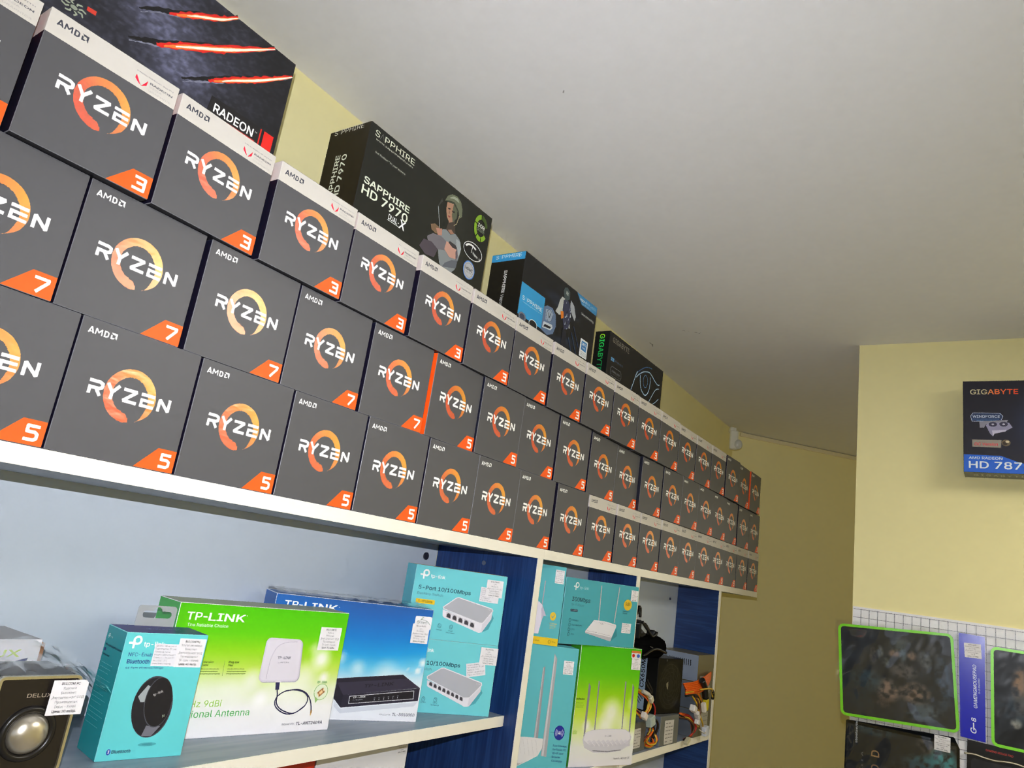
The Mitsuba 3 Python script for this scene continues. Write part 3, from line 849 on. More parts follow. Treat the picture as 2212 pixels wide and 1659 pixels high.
f.grid(0.8, 2.8, 319.6, 175.4, 80, 44, speed)
f.emit(t, 'cover_picture')
f.poly([(0.6, 41), (93, 41), (93, 109.5), (0.6, 109.5)], SKY)
crest(f, 10, 75, 8.6, 77, (226, 240, 248), (110, 188, 226))
f.text('www.sapphiretech.com', 13, 69.8, 2.6, (160, 212, 238), 73)
f.emit(t, 'brand_square', label='sky blue square with lettering')
f.poly([(219, 175.6), (319.8, 175.6), (319.8, 155), (245, 155)], (62, 140, 196)).text('Vapor-X', 234, 163.5, 6.2, (220, 236, 244), 34, True).text('R9 280X', 270, 163.5, 6.2, (160, 206, 234), 44).text('OC VERSION', 248, 157.5, 3, (180, 214, 234), 40).text('Never stop evolving', 250, 133, 5.2, (220, 222, 224), 59)
f.emit(t, 'lettering')
f.poly([(92, 40), (92, 90), (104, 98), (126, 100), (142, 90), (148, 66), (140, 46), (118, 36)], (96, 118, 152)).poly([(100, 88), (120, 95), (132, 88), (124, 66), (104, 66)], (150, 166, 186)).ring(117, 79, 12, 14, 1.2, (70, 84, 110)).text('V', 112, 74, 11, (24, 30, 40), None, True)
f.poly([(95, 46), (128, 50), (136, 58), (132, 64), (98, 60)], (190, 200, 210)).poly([(99, 49), (126, 53), (130, 58), (104, 56)], (22, 26, 36)).disc(18, 40, 14, 9, (110, 120, 136)).disc(18, 40, 9, 6, (60, 70, 90)).disc(60, 38, 16, 10, (20, 22, 26)).ring(60, 38, 16, 10, 1.6, (220, 224, 226))
f.poly([(150, 128), (158, 140), (170, 140), (176, 126), (170, 102), (154, 96), (138, 98), (146, 112)], (188, 192, 190)).poly([(196, 146), (212, 140), (226, 118), (222, 106), (208, 116), (196, 128)], (170, 176, 184))
f.poly([(164, 164), (176, 168), (188, 162), (190, 146), (178, 136), (166, 142), (160, 154)], (66, 80, 84)).poly([(172, 160), (182, 158), (182, 150), (172, 152)], (150, 160, 156)).poly([(166, 136), (186, 140), (200, 128), (204, 100), (198, 78), (182, 72), (172, 90), (166, 112)], (52, 56, 84))
for k in range(16):
    a, b = rng.uniform(170, 202), rng.uniform(74, 132)
    f.poly([(a, b), (a + rng.uniform(2, 6), b + rng.uniform(1, 4)), (a + rng.uniform(1, 4), b + rng.uniform(5, 12))], random.choice([(150, 160, 176), (30, 34, 56), (110, 120, 140), (196, 200, 204)]))
f.poly([(158, 106), (170, 110), (174, 96), (164, 90)], (222, 126, 40)).poly([(176, 74), (192, 70), (196, 44), (186, 20), (176, 40)], (28, 30, 42)).line([(205, 60), (225, 30)], 3, (38, 60, 92)).line([(215, 76), (246, 34)], 3, (34, 56, 90)).line([(222, 92), (252, 54)], 3, (30, 50, 84))
f.emit(t, 'rider_picture', label='printed robot rider')
f.poly(affinity.translate(rounded(36, 42, 2), 259, 37.5), (226, 232, 238)).poly([(265, 54), (289, 53), (290, 76), (265, 75)], (52, 122, 190)).text('UEFI', 277, 65.5, 6.2, (226, 236, 246), 19, True, 0, 0, 'c').text('ready', 277, 58, 4.6, (226, 236, 246), 15, False, 0, 0, 'c')
for k in range(3):
    f.line([(264, 49 - 3.4 * k), (291, 49 - 3.4 * k)], 0.7, (120, 130, 146), 'flat')
f.emit(t, 'ready_label', label='white and blue ready label')
g = left_face(1.112, 0.05, 0.404, 0, 0.085)
g.poly([(0.6, 159.5), (84.6, 158.8), (84.6, 175.6), (0.6, 175.6)], SKY)
crest(g, 11, 165.6, 8.0, 64, (224, 240, 248), (110, 188, 226))
g.text('SAPPHIRE', 37.4, 138, 7.4, (228, 228, 226), 50, True, -90).text('Vapor-X', 37.4, 85, 7.4, (212, 212, 210), 36, False, -90)
g.emit(t, 'side_lettering', label='sky blue band and white side lettering')

# the low black box with the drawn eye
t = box_thing('graphics_card_box', 'low black graphics card box with a neon blue eye and green side lettering', 'box', 1.513, 0.05, GZ, 0, 0.3420, 0.0415, 0.1465, same((19, 19, 22), left=(15, 18, 18)), GROUP)
f = front_face(1.513, 0.05, 0.404, 0)
f.text('GIGABYTE', 17.5, 125.2, 12.8, (116, 112, 104), 96, True)
f.poly([(17.8, 77.5), (25.5, 77.6), (25.5, 81.4), (17.8, 81.6)], (96, 156, 206)).poly([(26.3, 77.6), (35.4, 77.8), (35.4, 81.6), (26.3, 81.4)], (96, 156, 206)).poly([(17.8, 82.3), (25.5, 82.1), (25.5, 86.2), (17.8, 86.4)], (96, 156, 206)).poly([(26.3, 82.1), (35.4, 82.3), (35.4, 87), (26.3, 86.2)], (96, 156, 206)).text('Windows 8', 39, 79.6, 5.4, (74, 96, 128), 45)
OCT = [(21, 47), (27, 41), (76, 41), (82, 48), (82, 58), (76, 65), (27, 65), (21, 58)]
f.line(OCT + OCT[:1], 1.1, (120, 124, 132)).text('OVERCLOCK', 51.5, 51.2, 4.6, (120, 124, 132), 46, True, 0, 0, 'c').line([(28, 47), (75, 47)], 0.6, (96, 100, 108))
f.emit(t, 'lettering', label='grey lettering and logos')
for w, c in ((7.5, (20, 34, 52)), (4.8, (34, 66, 104)), (2.6, (150, 190, 222)), (1.2, (222, 236, 246))):
    if w > 1.5:
        f.line(spline([(168, 88), (186, 103), (218, 121), (240, 128), (262, 131)], 8), w * 0.55, c if w > 3 else (70, 110, 158))
    f.line(spline([(145, 39), (157, 64), (168, 88), (174, 96)], 8), w, c).line(spline([(170, 80), (183, 91), (205, 104), (224, 111), (248, 116), (267, 112), (288, 104), (309, 99), (322, 102)], 8), w * 0.9, c)
    f.line(spline([(193, 92), (197, 72), (206, 57), (220, 50), (234, 48), (247, 56), (256, 70), (259, 88), (257, 104)], 8), w, c)
    f.line(spline([(262, 38), (277, 57), (292, 75), (305, 85), (320, 90)], 8), w * 0.8, c).line(spline([(288, 38), (305, 48), (323, 61)], 6), w * 0.7, c)
    if w < 5:
        a = np.linspace(0, 2 * np.pi, 40)
        f.line(np.c_[228 + 14 * np.cos(a), 85 + 17 * np.sin(a)], w * 0.6, c if w > 3 else (96, 142, 186))
f.emit(t, 'eye_picture', label='neon blue drawn eye')
g = left_face(1.513, 0.05, 0.404, 0, 0.0415)
g.text('GIGABYTE', 14.0, 141, 12.8, lambda v: np.c_[np.interp(v[:, 1], [45, 125, 141], [20, 40, 190]), np.interp(v[:, 1], [45, 125, 141], [120, 226, 236]), np.interp(v[:, 1], [45, 125, 141], [70, 96, 30])], 96, True, -90)
g.emit(t, 'side_lettering', label='green side lettering')
# ------------------------------------------------------------------ boxes on the left shelf board
bsdf('cling', {'type': 'thindielectric', 'int_ior': 1.45}, two=False)


def crumple(u0, v0, u1, v1, nu, nv, fn):
    """A sheet from fn(u, v) -> 3D point."""
    u, v = np.meshgrid(np.linspace(u0, u1, nu + 1), np.linspace(v0, v1, nv + 1))
    p = np.array([fn(a, b) for a, b in zip(u.ravel(), v.ravel())], float)
    i = (np.arange(nv)[:, None] * (nu + 1) + np.arange(nu)).ravel()
    return trimesh.Trimesh(p, np.vstack([np.c_[i, i + 1, i + nu + 2], np.c_[i, i + nu + 2, i + nu + 1]]), process=False)


def tp_icon(f, x, y, s, col):
    f.poly(unary_union([Point(.64, .62).buffer(.36).difference(Point(.64, .62).buffer(.19)), rect(.30, .26, .64, .44), rect(.30, .0, .47, .62), rect(.0, .30, .3, .46)]).buffer(.02), lambda v: np.tile(col, (len(v), 1))) if False else None
    sh = unary_union([Point(.64, .62).buffer(.36).difference(Point(.64, .62).buffer(.19)), rect(.30, .27, .66, .44), rect(.32, .0, .49, .62), rect(.0, .34, .32, .50)])
    f.poly(affinity.translate(affinity.scale(sh, s, s, origin=(0, 0)), x, y), col)


def tp_link(f, x, y, h, w, col):
    f.text('TP', x, y, h, col, w * .255, True, 0, .04).poly(rect(x + w * .275, y + h * .36, x + w * .345, y + h * .56), col).text('LINK', x + w * .365, y, h, col, w * .635, True, 0, .04)
    return f


def ramp(stops, by=1):
    k = [s[0] for s in stops]
    c = np.array([s[1] for s in stops], float)
    return lambda v: np.c_[[np.interp(v[:, by], k, c[:, j]) for j in range(3)]].T


def bokeh(base, spots):
    def fn(v):
        c = base(v)
        for x, y, r, a in spots:
            k = a * np.clip(1.3 - np.hypot(v[:, 0] - x, v[:, 1] - y) / r, 0, 1)[:, None]
            c = c * (1 - k) + 250 * k
        return c
    return fn


# turquoise box with the black round receiver
TQ = (98, 207, 212)
X, Y, YAW = 0.488, 0.065, -9.4
t = box_thing('bluetooth_box', 'turquoise box with a black disc picture and a clear hang tab, beside the speaker', 'box', X, Y, S1, YAW, 0.0946, 0.058, 0.1342, dict(front=TQ, left=(36, 152, 160), right=TQ, back=TQ, top=(30, 26, 112), bottom=(30, 26, 112)), edge=(130, 216, 220))
f = front_face(X, Y, S1, YAW)
tp_icon(f, 4.4, 117.2, 14, (246, 250, 250))
f.text('tp-link', 21, 119.6, 5.0, (246, 250, 250), 24, True)
NV = (38, 44, 130)
f.text('NFC-Enabled', 7, 108.8, 3.8, NV, 34).text('Bluetooth Receiver', 7.2, 101.2, 4.2, NV, 50, True).text('66 Feet Wireless Range', 7.4, 95.7, 2.0, NV, 42)
f.disc(12.2, 9.4, 2.2, 3.0, (40, 70, 170)).line([(11.3, 10.8), (13, 8.6), (12.2, 7.6), (12.2, 11.4), (13, 10.4), (11.3, 8.2)], 0.35, (246, 250, 250)).text('Bluetooth', 15.5, 7.8, 3.2, (30, 48, 76), 20, True)
f.emit(t, 'lettering')
f.disc(52, 15, 10, 2.0, (74, 170, 178)).disc(52, 15, 6, 1.0, (60, 146, 156))
a = np.radians(np.linspace(0, 360, 60)[:-1])
el = lambda cx, cy, rx, ry, tl: np.c_[cx + rx * np.cos(a) * math.cos(tl) - ry * np.sin(a) * math.sin(tl), cy + rx * np.cos(a) * math.sin(tl) + ry * np.sin(a) * math.cos(tl)]
f.poly(el(47.8, 55, 22.5, 33, .12), (64, 66, 78)).poly(el(47.2, 54.6, 21.8, 31.6, .12), (30, 30, 38)).poly([(29, 66), (37, 78), (44, 75), (39, 60), (33, 60)], (160, 168, 172)).poly([(43, 24), (54, 23.5), (62, 34), (55, 33), (46, 35)], (112, 112, 124))
f.poly(el(53.2, 59.5, 15.6, 27, .10), (70, 72, 82)).poly(el(53.4, 59.7, 15.0, 26.2, .10), (26, 25, 32)).text('tp-link', 46, 66, 2.6, (170, 166, 168), 11, True, 24).text('N', 62, 43, 2.6, (150, 158, 140), 2.4, True, 20)
f.emit(t, 'receiver_picture', label='printed black disc')
note_tag(f, t, 33.6, 98.6, 27, 24.4, IMPORTER, -0.6)
price_tag(f, t, 60.2, 97.8, 32.2, 32, 'Блутут ресийвър', 'TP-Link - Китай', 'Цена: 45 лв/бр.', -0.8)
g = left_face(X, Y, S1, YAW, 0.058)
tp_icon(g, 6, 120, 6, (190, 224, 226))
g.text('tp-link', 12.5, 121.3, 2.2, (170, 214, 216), 9)
g.text('NFC-Enabled Bluetooth Receiver', 5, 112, 2.2, (16, 70, 96), 50, True).poly(rect(4, 106, 9, 109), (32, 40, 120)).text('Bluetooth Music', 5, 101.5, 1.9, (16, 70, 96), 20, True)
for k in range(13):
    g.line([(5, 94 - 4.6 * k - (k // 3) * 2), (5 + rng.uniform(28, 46), 94 - 4.6 * k - (k // 3) * 2)], 0.6, (96, 186, 192), 'flat')
g.emit(t, 'side_lettering')
c, sn = math.cos(math.radians(YAW)), math.sin(math.radians(YAW))
h = Face([X - sn * 0.0555, Y + c * 0.0555, S1 + 0.1342], [c, sn, 0])
tab = rounded(47, 27, 4.5)
slot = unary_union([rounded(35, 8, 4), Point(17.5, 7.5).buffer(5.2)])
tab = affinity.translate(tab, 0, -3).difference(affinity.translate(slot, 6.5, 9.5))
v, q = triangulate(tab)
mesh = trimesh.creation.extrude_polygon(tab, 0.5, engine='earcut')
w = np.array(mesh.vertices)
P3 = h.O + ((w[:, :1] + 27) * h.U + w[:, 1:2] * h.V) / 1000 + h.N * (w[:, 2:3] / 1000)
part(t, 'hang_tab', mikit.ply((P3, np.array(mesh.faces)), 'tab_plastic'), 'clear plastic hang tab')
hh = Face([X, Y, S1 + 0.1342], [c, sn, 0], V=(-sn, c, 0))
hh.text('tp-link  Bluetooth', 33, 30, 3.4, (96, 110, 190), 40)
hh.emit(t, 'top_lettering')

# green antenna box
X, Y, YAW = 0.577, 0.114, -8.46
t = box_thing('antenna_box', 'green and white box with a white square antenna picture', 'box', X, Y, S1, YAW, 0.2605, 0.062, 0.1638, dict(front=(242, 242, 246), left=(66, 170, 74), right=(190, 180, 170), back=(200, 200, 200), top=(150, 160, 130), bottom=(20, 30, 120)))
f = front_face(X, Y, S1, YAW)
base = ramp([(0, (238, 236, 244)), (34, (240, 240, 240)), (59, (226, 236, 196)), (85, (190, 224, 84)), (108, (142, 214, 24)), (130, (96, 206, 6)), (164, (74, 196, 0))])
f.grid(0.6, 0.6, 259.9, 163.2, 64, 44, bokeh(base, [(226, 98, 16, .9), (212, 112, 9, .5), (122, 70, 14, .6), (140, 44, 12, .9), (205, 76, 18, .5), (95, 58, 22, .4), (236, 72, 8, .9), (60, 60, 26, .3), (180, 60, 30, .5)]))
f.emit(t, 'cover_picture')
tp_link(f, 11.2, 143.2, 9.3, 81, (250, 252, 248)).text('®', 93.4, 150.3, 1.8, (240, 246, 230)).text('The Reliable Choice', 14.6, 135.2, 3.8, (244, 250, 236), 56)
for x, a1, a2, n in ((45.6, 'Extension', 'Cable', 3), (82.6, 'Plug and', 'Play', 3)):
    f.text(a1, x, 91.0, 2.6, (44, 66, 20), None, True).text(a2, x, 87.2, 2.6, (44, 66, 20), None, True)
    for k in range(n):
        f.line([(x, 83.6 - 3 * k), (x + rng.uniform(22, 29), 83.6 - 3 * k)], 0.75, (96, 120, 50), 'flat')
f.line([(76.6, 94), (77.6, 75)], 0.4, (120, 150, 80))
f.text('2.4GHz 9dBi', 16, 37.6, 7.8, (150, 196, 74), 69).text('Directional Antenna', 12, 25.2, 8.2, (86, 172, 96), 116, False)
f.text('Model No.', 182, 10.0, 2.6, (110, 110, 124), 20).text('TL-ANT2409A', 204.3, 9.2, 3.9, (56, 56, 76), 44, True)
f.emit(t, 'lettering')
f.poly(rounded(64, 59, 8).intersection(rect(-1, -1, 70, 70)), (0, 0, 0)) if False else None
body = Polygon([(131, 125), (188, 123.6), (194, 67.5), (131, 67.2)]).buffer(-7).buffer(7, quad_segs=6)
f.poly(affinity.translate(body, 1.5, -1.2), (178, 176, 190)).poly(body, (214, 208, 222)).poly(body.buffer(-2.2), (222, 217, 230))
f.line(spline([(142.5, 71), (142.5, 84), (144, 100), (150, 113), (162, 119), (180, 120.5)], 6), 0.7, (188, 182, 200))
f.text('TP-LINK', 153.5, 97.2, 3.2, (70, 70, 96), 21, True).text('TL-ANTENNA', 154.8, 91.8, 1.5, (96, 96, 120), 18)
f.poly([(157, 68), (167, 68), (166, 66), (158, 66)], (220, 214, 226)).poly([(158.5, 66.4), (164.9, 66.3), (166, 56.7), (160.3, 56.8)], (40, 40, 84))
CB = (34, 34, 72)
f.line(spline([(163, 57), (165, 50), (166, 40), (172, 33), (182, 28), (196, 25), (209, 31), (215, 38), (215, 46), (206, 53), (190, 56), (175, 54), (165, 47), (164, 38), (172, 30), (186, 24.5), (200, 26), (211, 33)], 8), 1.5, CB)
f.line(spline([(178, 55), (196, 56.5), (210, 52), (218, 45), (223, 36), (225.5, 27)], 8), 1.6, CB).poly([(224, 28), (227, 28), (227, 24), (224.5, 24)], (180, 140, 90)).poly([(224.6, 24), (226.4, 24), (226.2, 21), (224.8, 21)], (206, 176, 120))
f.emit(t, 'antenna_picture', label='printed white square antenna with a coiled cable')
f.ring(236, 52.5, 11.8, 11.2, 0.9, (140, 186, 112)).disc(236, 52.5, 11, 10.4, (226, 236, 208)).poly([(226.4, 47), (229.6, 37.5), (233.5, 42.5)], (150, 190, 120))
for k, (w0_, cc) in enumerate(((7.5, (150, 96, 54)), (5.6, (196, 146, 90)), (3.0, (234, 204, 156)))):
    f.line([(231.6, 48.6), (240.5, 55.6)], w0_, cc, 'flat')
f.line([(235, 47.2), (231.4, 52)], 1, (110, 66, 36), 'flat').line([(240.4, 51.8), (236.8, 56.6)], 1, (110, 66, 36), 'flat').text('RP-SMA', 226.5, 64.3, 3, (110, 160, 90), 17, True)
f.emit(t, 'connector_picture', label='speech bubble with a brass connector')
price_tag(f, t, 214.6, 110.2, 36.6, 32, 'Антена', 'TP-Link - Китай', 'Цена: 35 лв/бр.', -0.4)

# blue switch box in shrink wrap
X, Y, YAW = 0.771, 0.1706, -25
t = box_thing('switch_box', 'blue and white box with a black network switch picture, behind the green box', 'box', X, Y, S1, YAW, 0.2665, 0.068, 0.1775, dict(front=(236, 240, 248), left=(40, 96, 170), right=(40, 90, 160), back=(60, 100, 160), top=(46, 92, 158), bottom=(24, 30, 130)))
f = front_face(X, Y, S1, YAW)
base = ramp([(0, (234, 236, 246)), (44, (226, 236, 246)), (62, (196, 226, 242)), (84, (96, 192, 232)), (104, (24, 152, 220)), (130, (14, 122, 204)), (160, (26, 100, 182)), (178, (34, 92, 170))])
wave = lambda v: base(np.c_[v[:, 0], v[:, 1] + 9 * np.sin((v[:, 0] - 60) / 62.0) - 4])
f.grid(0.6, 0.6, 265.9, 176.9, 64, 44, bokeh(wave, [(255, 79, 5, 1), (238, 82, 2, 1), (150, 78, 12, .5), (200, 70, 22, .5), (118, 92, 10, .6), (262, 92, 7, .9), (225, 62, 16, .6)]))
f.emit(t, 'cover_picture')
tp_link(f, 14, 159, 9.3, 84, (246, 250, 252)).text('®', 100.5, 164.8, 1.8, (240, 246, 250)).text('The Reliable Choice', 17, 149.8, 3.8, (240, 246, 250), 56)
f.text('Model No.', 200.4, 9.0, 2.6, (110, 112, 130), 20.5).text('TL-SG1005D', 222.2, 8.8, 4.1, (60, 62, 84), 40, True)
f.emit(t, 'lettering')
f.poly([(120, 30), (133, 17), (264, 31), (258, 24), (134, 10), (122, 20)], (206, 212, 226))
f.poly([(119, 60), (230, 71.6), (264, 52.6), (134, 36.8), (119.5, 55)], (50, 46, 66)).poly([(119, 60.6), (230, 71.8), (238, 66), (120, 54.4)], (34, 30, 48)).poly([(134, 36.8), (264, 52.4), (264, 32.7), (133.5, 18.2)], (36, 33, 52)).poly([(119.8, 55.8), (134, 36.8), (133.5, 18.2), (119.6, 31.4)], (28, 26, 44))
f.text('TP-LINK', 166, 48.8, 5.0, (30, 27, 42), 50, True, 7, 0.25)
pnl = [(145.3, 35.3), (253.8, 47.8), (255, 35.5), (145.3, 24.5)]
f.poly(pnl, (24, 22, 34)).line(pnl + pnl[:1], 0.8, (216, 216, 226)).text('TP-LINK', 151, 32.2, 2.7, (226, 226, 232), 21, True, 6).text('TL-SG1005D', 151.5, 29.2, 1.3, (170, 170, 182), 16, False, 6)
for k in range(6):
    x_ = 187 + 7.9 * k
    f.line([(x_, 31 + .95 * k), (x_, 32.3 + .95 * k)], 0.8, (206, 210, 220)).line([(x_ - 1.2, 34.2 + .95 * k), (x_ + 1.2, 34.4 + .95 * k)], 0.5, (150, 154, 166))
f.emit(t, 'switch_picture', label='printed black network switch')
f.poly(affinity.translate(rounded(31, 21, 2.5), 234.8, 144.5), (236, 236, 242)).line(spline([(239, 157), (247, 160), (257, 158), (264, 152)], 6), 0.6, (70, 110, 90)).text('green', 238.5, 153.5, 5.0, (110, 124, 120), 19).line(spline([(246, 160), (247.5, 163), (250, 163.5)], 4), .8, (70, 120, 70))
f.emit(t, 'eco_sticker', label='white rounded sticker reading green')
price_tag(f, t, 232, 122, 31.2, 30.8, 'Суич', 'TP-Link - Китай', 'Цена: 30 лв/бр.', 0)
c, sn = math.cos(math.radians(YAW)), math.sin(math.radians(YAW))
bp3 = lambda u, d, z_: (X + c * u - sn * d, Y + sn * u + c * d, S1 + z_)


def wrap_sheet(u, k):
    j = 0.0012 * math.sin(u * 210) + 0.0010 * math.sin(u * 530 + 2)
    d = 0.070 * k
    return bp3(0.001 + u, -0.0006 + d, 0.1785 + (0.0045 + j) * (1 - abs(2 * k - 1)) ** 0.5 + 0.0008)


part(t, 'shrink_wrap', mikit.ply(crumple(0, 0, 0.2645, 1, 60, 6, wrap_sheet), 'cling', True), 'clear shrink wrap')
part(t, 'wrap_seam', mikit.ply(crumple(-0.0005, 0.004, 0.2655, 0.182, 40, 1, lambda u, z_: bp3(u, 0.0712 + 0.0008 * math.sin(u * 300), min(z_ + (0.003 * math.sin(u * 90) if z_ > .1 else 0), .184))), 'cling', True), 'clear seam of the shrink wrap')

# two turquoise switch boxes, one on the other
DT = (34, 84, 104)


def little_switch(x, y, z, yaw, w, d, h, name_label, nports, what, tag, notes, dy, five):
    t = box_thing('small_switch_box', name_label, 'box', x, y, z, yaw, w, d, h, dict(front=(112, 208, 218), left=(90, 190, 204), right=(100, 190, 200), back=TQ, top=(226, 184, 40), bottom=(90, 160, 170)), 'turquoise network switch boxes by the blue upright', edge=(150, 220, 226))
    f = front_face(x, y, z, yaw)
    tp_icon(f, 9.4 + (0 if five else 1), 101.5 + dy, 17.5, (244, 248, 250))
    f.text('tp-link', 29.6, 105.4 + dy, 5.6, (240, 246, 248), 28, True)
    f.text(what, 10, 83.6 + dy, 6.4, DT, 101.5, True).text('Desktop Switch', 9.4, 74.4 + dy, 4.1, (70, 130, 146), 49)
    if five:
        f.poly(affinity.translate(rounded(36, 7.6, 1), 8.8, 59), (236, 196, 36))
    f.text('TL-SF1005D' if five else 'TL-SF1008D', 12.5, 61.2, 3.4, (110, 92, 20), 28, True).text('Plug and Play', 11, 54.5, 1.8, (226, 170, 60), 9)
    for x_, l1, l2 in ((60.6, 'Fanless', ''), (83, 'Green', 'Technology')):
        f.ring(x_ + (0 if five else -8.5), 24.4 - (0 if five else 1.8), 3.2, 4.0, .7, (44, 110, 128))
        f.line([(x_ - 1.2 + (0 if five else -8.5), 26), (x_ + 1.2 + (0 if five else -8.5), 22)], .7, (44, 110, 128))
        f.text(l1, x_ + (0 if five else -8.5), 16.6, 2.2, (44, 110, 128), None, False, 0, 0, 'c')
        if l2:
            f.text(l2, x_ + (0 if five else -8.5), 13.2, 2.2, (44, 110, 128), None, False, 0, 0, 'c')
    f.emit(t, 'lettering')
    o = np.array([0, 0.0]) if five else np.array([-9, 0])
    A = lambda p: np.array(p, float) + o
    if five:
        top = A([(62.9, 56.7), (85, 74.6), (89.8, 75.9), (157.3, 63.3), (159.5, 60.6), (142.9, 37.9), (137.9, 37.4), (64.9, 54.7)])
        fr = A([(62, 53), (63.4, 42), (66, 39.6), (132, 21), (138, 19.6), (143, 21), (143, 38), (138, 37)])
        rt = A([(160, 60), (159.4, 45.6), (144, 21), (142.6, 22), (142.9, 38)])
        p0, p1, hh_ = np.array((69, 50.0)), np.array((129, 35.5)), 9.5
    else:
        top = A([(62.5, 59.8), (86, 75), (90, 75.6), (166, 56), (167, 53), (147, 31), (137, 29.8), (63, 57)])
        fr = A([(62.2, 54), (63.6, 45), (66, 43), (130, 18.5), (139, 14.6), (146, 14.6), (147.6, 31), (138, 30)])
        rt = A([(167.4, 52), (167.2, 42), (148.7, 15.5), (146, 15), (147, 31)])
        p0, p1, hh_ = np.array((66, 53.5)), np.array((136, 30.0)), 7.5
    p0, p1 = p0 + o, p1 + o
    f.poly(np.array([rt[0] + (0, -6), rt[0] + (4, -12), rt[2] + (12, 6), rt[2]]), (76, 164, 178))
    f.poly(fr, (230, 228, 238)).poly(rt, (214, 212, 224)).poly(Polygon(top).buffer(1.6, join_style='round'), (228, 227, 236)).poly(top, (178, 180, 190))
    for k in range(nports):
        a0, a1 = p0 + (p1 - p0) * (k + .08) / nports, p0 + (p1 - p0) * (k + .92) / nports
        f.poly([a0, a1, a1 - (0, hh_), a0 - (0, hh_)], (196, 196, 206)).poly([a0 + (a1 - a0) * .12 - (0, hh_ * .9), a0 + (a1 - a0) * .12 - (0, hh_ * .4), a0 + (a1 - a0) * .35 - (0, hh_ * .12), a0 + (a1 - a0) * .65 - (0, hh_ * .14), a0 + (a1 - a0) * .88 - (0, hh_ * .42), a0 + (a1 - a0) * .88 - (0, hh_ * .9)], (64, 62, 72))
    f.text('tp-link', (147 if five else 152) + o[0] * .5, 62 if five else 54, 1.8, (206, 208, 216), 8, True, -9)
    f.emit(t, 'switch_picture', label='printed white network switch')
    note_tag(f, t, *notes)
    price_tag(f, t, *tag)
    return t


YAW = -32
x8, y8 = 1.035, 0.1305
little_switch(x8, y8, S1, YAW, 0.1812, 0.055, 0.1222, 'turquoise box with an eight-port white switch picture, lower of the two beside the blue upright', 8, '8-Port 10/100Mbps', (146.8, 88, 34.6, 29.8, 'Суич', 'TP-Link / Китай', 'Цена: 25 лв/бр.', -0.3), (126.5, 63.8, 37, 23.4, IMPORTER[:5], 10.5), -4, False)
little_switch(1.034, 0.1303, S1 + 0.1224, YAW, 0.1812, 0.055, 0.1252, 'turquoise box with a five-port white switch picture, upper of the two beside the blue upright', 5, '5-Port 10/100Mbps', (140.4, 84.4, 33.6, 31, 'Суич', 'TP-Link / Китай', 'Цена: 20 лв/бр.', 0.6), (129.4, 75, 38.4, 26, IMPORTER, -1.3), 0, True)

# ------------------------------------------------------------------ black speaker and its white box, far left
sx, sy, syaw = 0.349, 0.018, -2.0
t = thing('speaker', 'small black desk speaker with a silver cone and a price tag', 'speaker')
shape = unary_union([rounded(74, 101, 13), rect(2, 60, 72, 92)]).intersection(rect(0, 0, 74, 101))
shape = rect(0, 30, 74, 101).buffer(-5).buffer(5, quad_segs=5).union(rounded(74, 80, 20, 8))
cab = trimesh.creation.extrude_polygon(affinity.scale(shape, .001, .001, origin=(0, 0)), 0.07, engine='earcut')
turn = trimesh.transformations.rotation_matrix(math.pi / 2, [1, 0, 0])
cab.apply_transform(turn)
cab.apply_translation([0, 0.07, 0])
MP = pose(sx, sy, S1, syaw)
part(t, 'cabinet', {**solid(cab, 'plastic', (32, 27, 24), 30), 'to_world': MP})
rim = trimesh.creation.extrude_polygon(affinity.scale(shape.difference(shape.buffer(-2.6)), .001, .001, origin=(0, 0)), 0.006, engine='earcut')
rim.apply_transform(turn)
rim.apply_translation([0, 0.003, 0])
part(t, 'trim_ring', {**solid(rim, 'silver', (226, 218, 190), 30), 'to_world': MP}, 'shiny pale gold trim ring')
prof = np.array([[0, .0105], [.006, .0102], [.011, .0088], [.0152, .0060], [.0175, .0022], [.0182, 0]])
dome = trimesh.creation.revolve(prof[::-1], sections=40)
dome.apply_transform(turn)
dome.apply_translation([0.0375, -0.0008, 0.0495])
part(t, 'cone', {**solid(dome, 'silver', (222, 214, 200), True), 'to_world': MP}, 'silver speaker cone')
tor = trimesh.creation.torus(0.0215, 0.0034, major_sections=44, minor_sections=10)
tor.apply_transform(turn)
tor.apply_translation([0.0375, -0.0005, 0.0495])
part(t, 'surround', {**solid(tor, 'plastic', (24, 22, 22), True), 'to_world': MP})
f = front_face(sx, sy, S1, syaw, 0.0006)
f.text('DELUX', 28, 81.5, 3.4, (150, 136, 120), 22, True)
f.emit(t, 'lettering')
f.z = 0.0045
price_tag(f, t, 46.5, 65.2, 33.5, 32, 'Колонки', 'Delux - Китай', 'Цена: 20 лв/бр.', -0.5, True)
nz = lambda a, b, s: float(meshkit.fbm(np.array([a, b, s]), 3, 9)) - 0.5
part(t, 'plastic_bag', mikit.ply(crumple(-0.004, 0, 0.118, 1, 44, 16, lambda u, k: (sx + u, sy + 0.012 + 0.10 * k, S1 + 0.1035 + 0.010 * k + 0.016 * nz(u * 60, k * 3, 1) - max(0, u - 0.074) * (0.55 - .35 * k))), 'cling', True), 'crumpled clear plastic bag')
part(t, 'plastic_bag', mikit.ply(crumple(0, 0.012, 1, 0.098, 14, 20, lambda k, z_: (sx + 0.0765 + 0.020 * k + 0.004 * nz(k * 4, z_ * 90, 2), sy + 0.004 + 0.075 * k, S1 + z_)), 'cling', True), 'crumpled clear plastic bag')

